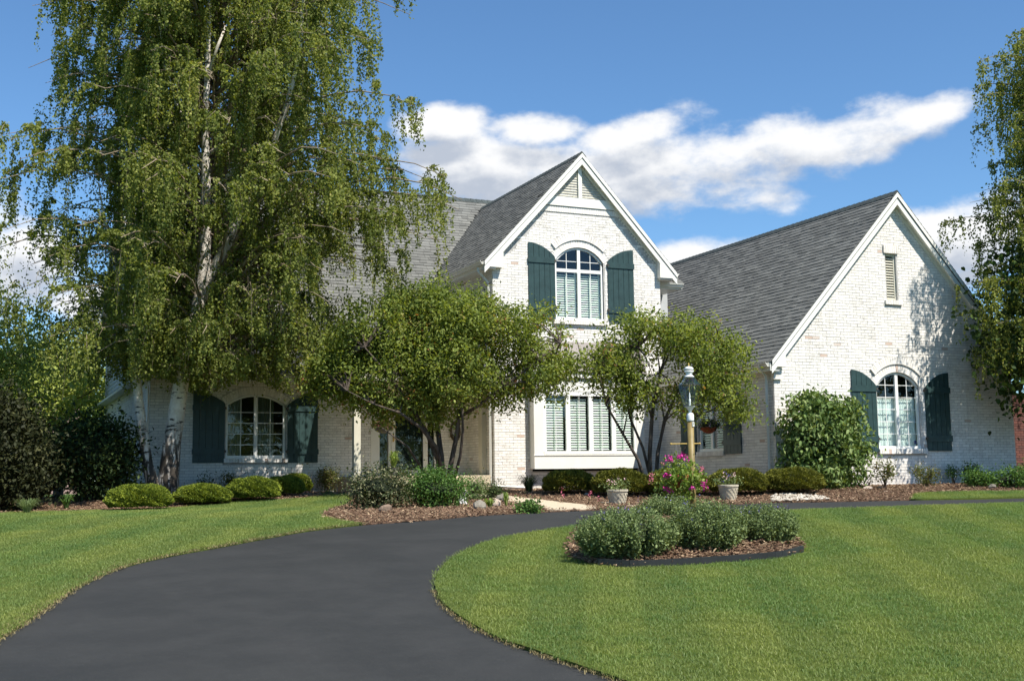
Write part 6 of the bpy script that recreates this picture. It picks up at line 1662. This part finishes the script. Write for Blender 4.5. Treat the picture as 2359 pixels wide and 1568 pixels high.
# flowers
fl = empty('pink_geranium', Gc(1062, 1118, 2.6), label='salmon pink flower heads above the green bush by the statue', cat='flower'); m_ = mpp(Gc(1062, 1118, 2.6))
flowers('petal', [(-.10, 0, .16), (-.02, .03, .22), (.06, 0, .24), (.10, .02, .15), (-.05, 0, .10)], 'pink', fl, 14, .04, .045)
b = MB(); [b.tube([(x * .3, 0, 0), (x, 0, .15)], [.004, .003], 4) for x in (-.1, -.02, .06, .1)]; b.build('stem', M['l_green'], fl)
fl_lab = ['red flower sprig left of the walkway, nearest the pale stones', 'red flower sprig just in front of its twin left of the walkway', 'red flower sprig in the mulch above the walkway, leftmost of three', 'red flower sprig above the walkway, middle of three', 'red flower sprig above the walkway, rightmost of three', 'red flower sprig farthest back beside the ornamental grass']
for i, (u, v) in enumerate(((1293, 1146), (1297, 1160), (1362, 1158), (1374, 1154), (1380, 1166), (1292, 1139))):
    q = G(u if i < 2 else (1357 if i == 2 else 1362 if i == 3 else 1378) , v); f = empty('red_flower', q, label=fl_lab[i], cat='flower', group='red flowers in the mulch')
    MB().tube([(0, 0, 0), (.01, 0, .13)], [.004, .003], 4).build('stem', M['l_green'], f); flowers('petal', [(.01, 0, .14), (.0, 0, .19)], 'pink', f, 8, .018, .03)

# stones
def rock(u, v, wpx, hpx, label, mat='rock', seed=0, dpt=.8, flatness=0):
    p = Gc(u, v); m = mpp(p); bm_ = bmesh.new(); bmesh.ops.create_icosphere(bm_, subdivisions=2, radius=1.0); rg = random.Random(seed)
    cuts = [(Vector(rand_dirs(1)[0]), rg.uniform(.55, .85)) for _ in range(7)]
    for vv in bm_.verts:
        for nrm, dd in cuts:
            k = vv.co.dot(nrm)
            if k > dd: vv.co -= nrm * (k - dd)
        vv.co *= rg.uniform(.95, 1.05)
        vv.co = Vector((vv.co.x * wpx * m * .58, vv.co.y * wpx * m * .5 * dpt, vv.co.z * hpx * m * .62))
    me = bpy.data.meshes.new('rock'); bm_.to_mesh(me); bm_.free(); o = link('rock', me, M[mat]); q = p + np.array([*(FWD * wpx * m * .35), 0])
    o.location = (q[0], q[1], float(gz(q[0], q[1])) + hpx * m * .42); o.rotation_euler = (0, 0, rg.random() * .6); setp(o, label=label, cat='rock'); return o
M['rock'] = mat_soil('grey_fieldstone', (0.20, 0.185, 0.15), (0.30, 0.27, 0.22), 14.); M['rock2'] = mat_soil('pale_fieldstone', (0.52, 0.44, 0.36), (0.42, 0.33, 0.26), 12.); M['rock3'] = mat_soil('tan_boulder', (0.26, 0.19, 0.14), (0.20, 0.15, 0.11), 12.)
rock(887, 1182, 36, 22, 'rounded tan boulder in the mulch in front of the variegated bush', 'rock3', 3)
rock(1104, 1176, 32, 24, 'angular grey stone at the bed corner by the white statue', 'rock', 4)
rock(1143, 1170, 24, 22, 'pale pinkish angular stone between the clumps by the walkway', 'rock2', 5)
rock(1158, 1158, 30, 24, 'grey rounded stone at the head of the walkway', 'rock', 6)
rock(1178, 1152, 16, 8, 'small white stone behind the walkway end', 'rock2', 12)
rock(1352, 1143, 14, 8, 'small pale stone in front of the bay window shrubs', 'rock2', 7)
rock(1395, 1162, 34, 8, 'flat grey stone left of the first stone planter', 'rock', 8)
rock(1455, 1170, 40, 7, 'flat pale stone at the driveway edge right of the first planter', 'rock2', 15)
rock(2002, 1128, 22, 9, 'white stone below the garage window, left one', 'rock2', 9)
rock(2030, 1126, 14, 7, 'small white stone right of the larger one below the garage window', 'rock2', 10)
rock(2040, 1134, 20, 5, 'flat white stone lying nearer the driveway below the garage window', 'rock2', 11)
rock(2288, 1128, 20, 17, 'grey pointed stone before the low planting at the right', 'rock', 13)
grass_clump('daylily', 1128, 1172, 26, 44, 'l_lime', 70, 'light green strap-leaved clump between the grey and pale stones', bw=.03)
grass_clump('daylily', 1166, 1170, 38, 26, 'l_lime', 50, 'upright light green clump at the walkway corner', bw=.03)
loose_shrub('groundcover', 1188, 1246, 1156, 1182, 'l_green', .06, 34, 26, .06, 'low leafy groundcover patch left of the walkway', 'plant', core=0, low=0.0)
# white pebbles
b = MB(); pp_ = [G(u, v) for u, v in ((1778, 1158), (1912, 1154), (1896, 1147), (1850, 1141), (1800, 1141), (1776, 1146))]
pol = [p[:2] for p in pp_]; x0, y0 = np.min(pol, 0); x1, y1 = np.max(pol, 0); cnt = 0
while cnt < 620:
    x, y = R_.uniform(x0, x1), R_.uniform(y0, y1)
    if not in_poly(np.array([x]), np.array([y]), pol)[0]: continue
    s_ = R_.uniform(.018, .05); th = R_.random() * PI; z = float(gz(x, y)) + .03 + R_.random() * .03
    X = np.array([math.cos(th), math.sin(th), 0]) * s_; Y = np.array([-math.sin(th), math.cos(th), 0]) * s_ * .75; Z = np.array([0, 0, s_ * .6]); c = np.array([x, y, z])
    vs = [c + X, c + (X + Y) * .72, c + Y, c + (Y - X) * .72, c - X, c - (X + Y) * .72, c - Y, c + (X - Y) * .72, c + Z, c - Z]
    b.add(vs, [(i, (i + 1) % 8, 8) for i in range(8)] + [((i + 1) % 8, i, 9) for i in range(8)]); cnt += 1
M['pebble'] = mat_inst('white_pebble', [(0, (0.30, 0.26, 0.20)), (.5, (0.46, 0.41, 0.34)), (1, (0.62, 0.58, 0.50))], .8)
b.build('pebbles', M['pebble'], kind='stuff')
# white squirrel statue
sp_ = G(1068, 1165); m_ = mpp(sp_) * 1.12; sq = empty('squirrel_statue', sp_, label='white squirrel statue with raised tail at the front of the middle bed', cat='statue')
b = MB(); k = m_
b.lathe((0, 0, 0), [(9 * k, 0), (9 * k, 3 * k), (6 * k, 4 * k)], 12)
b.tube([(-1 * k, 0, 3 * k), (-1 * k, 0, 9 * k), (0, 0, 15 * k), (2 * k, 0, 20 * k), (3 * k, 0, 24 * k)], [4 * k, 5.6 * k, 4.6 * k, 3.2 * k, 2.0 * k], 10)
b.build('body', M['statue'], sq, smooth=True)
b = MB(); b.tube([(1 * k, 0, 24 * k), (2 * k, 0, 27 * k), (3.5 * k, 0, 30 * k), (4 * k, 0, 33 * k)], [2.4 * k, 3.6 * k, 3.2 * k, 1.2 * k], 10); b.tube([(3 * k, -.01, 28 * k), (8 * k, -.01, 26.5 * k)], [2.2 * k, .8 * k], 8)
for s_ in (-1, 1): b.tube([(1.8 * k, s_ * 1.6 * k, 31 * k), (1.2 * k, s_ * 2 * k, 35 * k)], [1.1 * k, .3 * k], 5)
b.build('head', M['statue'], sq, smooth=True)
b = MB(); b.tube([(3 * k, s_ * 2 * k, 18 * k) for s_ in (1,)] + [(7 * k, 0, 16 * k), (7.5 * k, 0, 20 * k)], [1.6 * k, 1.3 * k, 1 * k], 6); b.tube([(0, 2 * k, 6 * k), (6 * k, 2 * k, 6 * k), (8 * k, 2 * k, 4 * k)], [2.6 * k, 2 * k, 1.4 * k], 7); b.build('legs', M['statue'], sq, smooth=True)
b = MB(); b.tube([(-4 * k, 0, 5 * k), (-9 * k, 0, 7 * k), (-10 * k, 0, 14 * k), (-7 * k, 0, 20 * k), (-9 * k, 0, 24 * k)], [2.4 * k, 3.4 * k, 3.6 * k, 2.8 * k, 1. * k], 9); b.build('tail', M['statue'], sq, smooth=True)

# planters
def planter(u, v, w_, h_, label, fcols, seed):
    p = G(u, v); m = mpp(p); e = empty('stone_planter', p, label=label, cat='planter', group=None); R = w_ / 2 * m; H = h_ * m
    MB().lathe((0, 0, 0), [(R * .72, 0), (R * .74, H * .05), (R * .70, H * .09), (R * .93, H * .84), (R * 1.0, H * .87), (R * 1.02, H * .98), (R * .98, H), (R * .84, H), (R * .82, H * .9), (0.001, H * .88)], 28, cap=False).build('pot', M['stone'], e, smooth=False)
    b = MB()
    for i in range(14):       # woven relief
        for s_ in (-1, 1):
            pts = []
            for q in range(6):
                t = q / 5; th = 2 * PI * (i / 14) + s_ * t * .9; r = R * (.70 + (.93 - .70) * (.1 + .78 * t) / .9) * 1.012; pts.append((r * math.cos(th), r * math.sin(th), H * (.12 + .66 * t)))
            b.tube(pts, [R * .022] * 6, 4, cap=False)
    b.build('relief', M['stone'], e)
    rg = random.Random(seed); C = np.array([[rg.gauss(0, R * .6), rg.gauss(0, R * .5), H + rg.uniform(0, .16)] for _ in range(34)]); bb, tt, nn, ww = leaves_at(C, 10, .04, .045, .1); quad_leaves('foliage', bb, tt, nn, ww, M['l_cat'], e)
    for c in fcols: flowers('petal', [(rg.gauss(0, R * .8), rg.gauss(0, R * .5), H + rg.uniform(.08, .24)) for _ in range(7)], c, e, 7, .02, .03)
    return e
planter(1422, 1163, 50, 36, 'pale stone planter with woven relief and pale pink flowers, left one by the walkway', ['palepink'], 1)
planter(1678, 1152, 47, 36, 'shaded grey stone planter with small violet flowers, right one before the yews', ['purple', 'palepink'], 2)

# wreath and porch basket
wr = empty('wreath', (11.05, YL - .06, 1.55), label='oval twig wreath hanging on the brick beside the entry door', cat='wreath'); b = MB()
wr.location = (11.78, YL - .06, 1.62)
for k in range(16):
    a, c = .13 + R_.uniform(-.03, .03), .24 + R_.uniform(-.04, .04); ph = R_.random() * 6; b.tube([(a * math.cos(t + ph), -.01 - .03 * R_.random(), c * math.sin(t + ph)) for t in np.linspace(0, 2 * PI, 15)], [.006] * 15, 4, cap=False)
b.build('twigs', M['wreath'], wr)
flowers('leaves', [(R_.uniform(-.12, .12), -.03, -.2 + R_.random() * .1) for _ in range(10)], 'l_var', wr, 8, .03, .05)
def hang_basket(loc, R, label, fmat, lmat, potmat, nleaf=60, drop=.6, bowl=True, fl_n=10, cat='hanging basket', spread=1.0, leaf=.05, up=None):
    e = empty('hanging_basket', loc, label=label, cat=cat)
    if bowl: MB().lathe((0, 0, 0), [(R * .35, -R * .62), (R * .75, -R * .38), (R, 0), (R * 1.04, 0), (R * 1.04, .015), (R * .9, .015)], 22).build('pot', M[potmat], e, smooth=True)
    b = MB(); up = up or drop
    for k in range(3): th = k * 2.09; b.tube([(R * math.cos(th), R * math.sin(th), 0), (0, 0, up)], [.003, .003], 4)
    b.build('hanger', M['coir'], e)
    C = rand_dirs(nleaf) * np.array([R * 1.1 * spread, R * 1.1 * spread, R * .55 * spread]); C[:, 2] = np.abs(C[:, 2]) * (1 if bowl else 1) + (.02 if bowl else 0)
    if not bowl: C = rand_dirs(nleaf) * (NR.random((nleaf, 1)) ** .4) * np.array([R, R, R * .85])
    bb, tt, nn, ww = leaves_at(C, 14, .05, leaf, .1); quad_leaves('foliage', bb, tt, nn, ww * 1.4, M[lmat], e)
    if fmat: flowers('petal', [C[i] * 1.1 for i in range(fl_n)], fmat, e, 9, .03, .035)
    return e
p_ = onY(882, 985, 28.95); hang_basket(p_, .22, 'hanging basket with dusky red foliage under the porch beside the door', 'duskred', 'l_rose', 'coir', 60, 1.0, fl_n=40, up=2.86 - p_[2])
d_ = ray(1632, 985); t_ = 16.75 / d_[0]; p_ = CAMP + d_ * t_; hang_basket(p_, .22, 'terracotta bowl with white and green trailing flowers hanging before the side window', 'palepink', 'l_var', 'terracotta', 60, .9, fl_n=12, up=2.9 - p_[2])

# ================================================================== ISLAND BED
gI = 'catmint bushes in the island bed'
def catmint(u0, u1, vt, vb, label, n=9000, aspect=.8, seed=0, spikes=60):
    root, rx, ry, m = base_of(u0, u1, vb, .86, aspect); rx *= 1.12; ry *= 1.25; root[2] += .08; h = height_to(root, (u0 + u1) / 2, vt)
    e = empty('catmint_bush', root, label=label, cat='shrub', group=gI); rg = random.Random(seed)
    B, T, N_, W_ = [], [], [], []; st = MB()
    ns = 260
    for k in range(ns):
        th = rg.random() * 2 * PI; q = math.sqrt(rg.random()); o = np.array([math.cos(th) * rx, math.sin(th) * ry, 0]) * q
        hh = h * (math.sqrt(max(0, 1 - (q * .93) ** 3.2)) * .84 + .16) * rg.uniform(.86, 1.1)
        p0 = o * .55; p1 = o * 1.05 + [0, 0, hh * .42]; p2 = o * 1.02 + [0, 0, hh]
        pts = [(1 - t) ** 2 * p0 + 2 * t * (1 - t) * p1 + t * t * p2 for t in np.linspace(0, 1, 5)]
        if k % 2 == 0: st.tube(pts, [.005, .004, .004, .003, .002], 4, cap=False)
        nl = n // ns; a = NR.random(nl) ** .85; P = np.stack([np.interp(a, np.linspace(0, 1, 5), np.array(pts)[:, j]) for j in range(3)], 1) + NR.normal(size=(nl, 3)) * .028
        d = rand_dirs(nl, .25); L = NR.uniform(.03, .058, size=(nl, 1)) * (1.15 - .55 * a[:, None])
        P[:, 2] = np.maximum(P[:, 2], .01); B.append(P); T.append(P + d * L); N_.append(rand_dirs(nl, .8)); W_.append((L * .58).ravel())
    quad_leaves('foliage', np.concatenate(B), np.concatenate(T), np.concatenate(N_), np.concatenate(W_), M['l_cat'], e)
    st.build('stem', M['l_cat'], e); core_blob('dark_core', (0, 0, 0), (rx * .62, ry * .62, h * .36), e).location = (0, 0, h * .40)
    sp = [np.array([rg.uniform(-1, 1) * rx * .8, rg.uniform(-1, 1) * ry * .8, h * rg.uniform(.6, 1.02)]) for _ in range(18)]; flowers('petal', sp, 'purple', e, 5, .02, .022)
catmint(1335, 1562, 1172, 1306, 'largest grey-green catmint bush, front left of the island bed', 26000, .75, 1)
catmint(1556, 1724, 1158, 1290, 'grey-green catmint bush in the middle of the island bed', 21000, .8, 2)
catmint(1694, 1842, 1166, 1272, 'grey-green catmint bush at the right end of the island bed', 17000, .8, 3)
catmint(1478, 1622, 1142, 1216, 'grey-green catmint bush at the back of the island bed beside the lamp post', 14000, .7, 4)

# lamp post -------------------------------------------------------------------------
D_ = 16.2; d_ = ray(1597, 1205); lp = CAMP + d_ * D_ / (d_ @ _fw); lp = np.array([lp[0], lp[1], float(gz(lp[0], lp[1])) + .15]); mm = D_ / FP
ptop = (lambda d: (CAMP + d * D_ / (d @ _fw))[2])(ray(1592, 969)); Hp = ptop - lp[2]
lamp = empty('lamp_post', lp, label='garden lamp on a weathered gold post with a white-capped glass lantern', cat='lamp post')
MB().lathe((0, 0, -.2), [(.046, 0), (.044, Hp + .2)], 20).build('post', M['gold'], lamp, smooth=True)
MB().lathe((0, 0, Hp), [(.049, 0), (.050, .02), (.050, .085), (.040, .112), (.018, .118), (.018, .135), (.030, .155), (.055, .19), (.075, .203), (.075, .212)], 24).build('collar', M['lampwhite'], lamp, smooth=True)
cbz = Hp - .305; b = MB(); ex = np.array([.914, -.406, 0]) 
b.tube([ex * -.275 + [0, 0, cbz], ex * .115 + [0, 0, cbz]], [.008, .008], 8)
for q in (-.278, .118): b.lathe(ex * q + np.array([0, 0, cbz - .014]), [(.004, 0), (.013, .006), (.016, .014), (.013, .022), (.004, .028)], 10)
b.build('crossbar', M['brass'], lamp)
q = np.array([.35, -.94, 0]); q /= np.linalg.norm(q); sx_ = np.array([.94, .35, 0]) ; sx_ /= np.linalg.norm(sx_)
pt = MB().box(q * .048 + [0, 0, Hp - .04], sx_ * .021, q * .003, (0, 0, .03)).build('plate', M['trim'], lamp)
fb = MB(); f0 = q * .052 + np.array([0, 0, Hp - .04]); fb.box(f0 - sx_ * .008, sx_ * .003, q * .001, (0, 0, .018)); fb.box(f0 + sx_ * .001 + [0, 0, .015], sx_ * .010, q * .001, (0, 0, .003)); fb.box(f0 + [0, 0, .001], sx_ * .007, q * .001, (0, 0, .003)); fb.build('plate_mark', M['leading'], pt)
rings = [(.085, Hp + .212), (.158, Hp + .50), (.066, Hp + .615)]; nsd = 6
lan = MB(); 
def rp(i, r, z): th = 2 * PI * i / nsd + .35; return np.array([r * math.cos(th), r * math.sin(th), z])
for i in range(nsd):
    lan.tube([rp(i, rings[0][0], rings[0][1]), rp(i, rings[1][0], rings[1][1]), rp(i, rings[2][0], rings[2][1])], [.0038] * 3, 4)
    for r, z in rings: lan.tube([rp(i, r, z), rp(i + 1, r, z)], [.004, .004], 4)
lf = lan.build('lantern_frame', M['leading'], lamp)
for i in range(nsd):
    for (r0, z0), (r1, z1) in zip(rings[:-1], rings[1:]):
        MB().add([rp(i, r0 * .985, z0), rp(i + 1, r0 * .985, z0), rp(i + 1, r1 * .985, z1), rp(i, r1 * .985, z1)], [(0, 1, 2, 3)]).build('pane', M['lampglass'], lf)
MB().lathe((0, 0, Hp + .612), [(.075, 0), (.066, .012), (.042, .035), (.040, .05), (.064, .072), (.068, .09)], 24).build('cap', M['lampwhite'], lamp, smooth=True)
MB().lathe((0, 0, Hp + .612), [(.062, .091), (.062, .099)], 24).build('cap_band', M['leading'], lamp)
MB().lathe((0, 0, Hp + .612), [(.067, .099), (.062, .125), (.045, .142), (.02, .15), (.006, .153)], 24).build('dome', M['lampwhite'], lamp, smooth=True)
MB().lathe((0, 0, Hp + .765), [(.005, 0), (.012, .01), (.006, .022), (.009, .032), (.001, .05)], 10).build('finial', M['brass'], lamp, smooth=True)
MB().lathe((0, 0, Hp + .212), [(.014, 0), (.014, .10), (.005, .105), (.012, .14), (.004, .185), (.0005, .20)], 10).build('candle_bulb', M['vinyl'], lamp, smooth=True)
MB().tube([(0, 0, Hp + .4), (0, 0, Hp + .612)], [.003, .003], 4).build('rod', M['brass'], lamp)
# geranium basket hanging from the crossbar
gp = lp + ex * -.17 + np.array([0, 0, 0]); c_ = ray(1562, 1098); gpt = CAMP + c_ * (D_ - .12) / (c_ @ _fw)
ge = empty('hanging_geranium', gpt, label='hanging ball of bright green foliage with magenta geraniums on the lamp post arm', cat='hanging basket')
top_ = lp + ex * -.20 + np.array([0, 0, cbz]) - gpt
b = MB(); b.tube([top_, (0, 0, .16)], [.003, .003], 5); b.tube([top_ + [.0, 0, 0], (-.1, 0, .05)], [.002, .002], 4); b.tube([top_, (.1, .03, .05)], [.002, .002], 4); b.build('hanger', M['coir'], ge)
MB().lathe((0, 0, -.14), [(.08, 0), (.13, .09), (.14, .17), (.12, .17)], 16).build('pot', M['terracotta'], ge, smooth=True)
mg = (D_ - .12) / FP; C = []
for _ in range(120):
    d = rand_dirs(1)[0]; k = NR.random() ** .35; C.append([d[0] * 58 * mg * k, d[1] * 50 * mg * k, (d[2] * 50 * k - 2) * mg])
bb, tt, nn, ww = leaves_at(np.array(C), 13, .035, .042, .15); quad_leaves('foliage', bb, tt, nn, ww * 1.6, M['l_lime'], ge, six=True)
def ge_pt(x, y):
    u = (1380 + x / 3.686) * .9211; v = (1080 + y / 3.686) * .9211; r_ = ray(u, v); return CAMP + r_ * (D_ - .30) / (r_ @ _fw) - gpt
for (x, y) in ((1188, 220), (1090, 252), (1240, 247), (1055, 400), (1395, 470), (1410, 512), (1088, 535), (1290, 520), (1045, 398), (1060, 522), (1205, 214), (1078, 245), (1170, 228)):
    flowers('petal', [ge_pt(x, y)], 'magenta', ge, 26, .020, .030)
for (x, y) in ((1025, 292), (920, 405), (1370, 335), (905, 440), (1380, 345)): flowers('petal', [ge_pt(x, y)], 'pink', ge, 18, .02, .024)
b = MB()
for (x, y) in ((1188, 235), (1090, 262), (1240, 257), (1395, 470), (1025, 300), (1370, 340), (920, 405), (1088, 520)): b.tube([ge_pt(1190 + (x - 1190) * .5, 380 + (y - 380) * .3), ge_pt(x, y)], [.003, .0025], 4)
b.build('stem', M['l_lime'], ge)
print('objects', len(bpy.data.objects), 'tris', sum(len(m.loops) - 2 * len(m.polygons) for m in bpy.data.meshes))
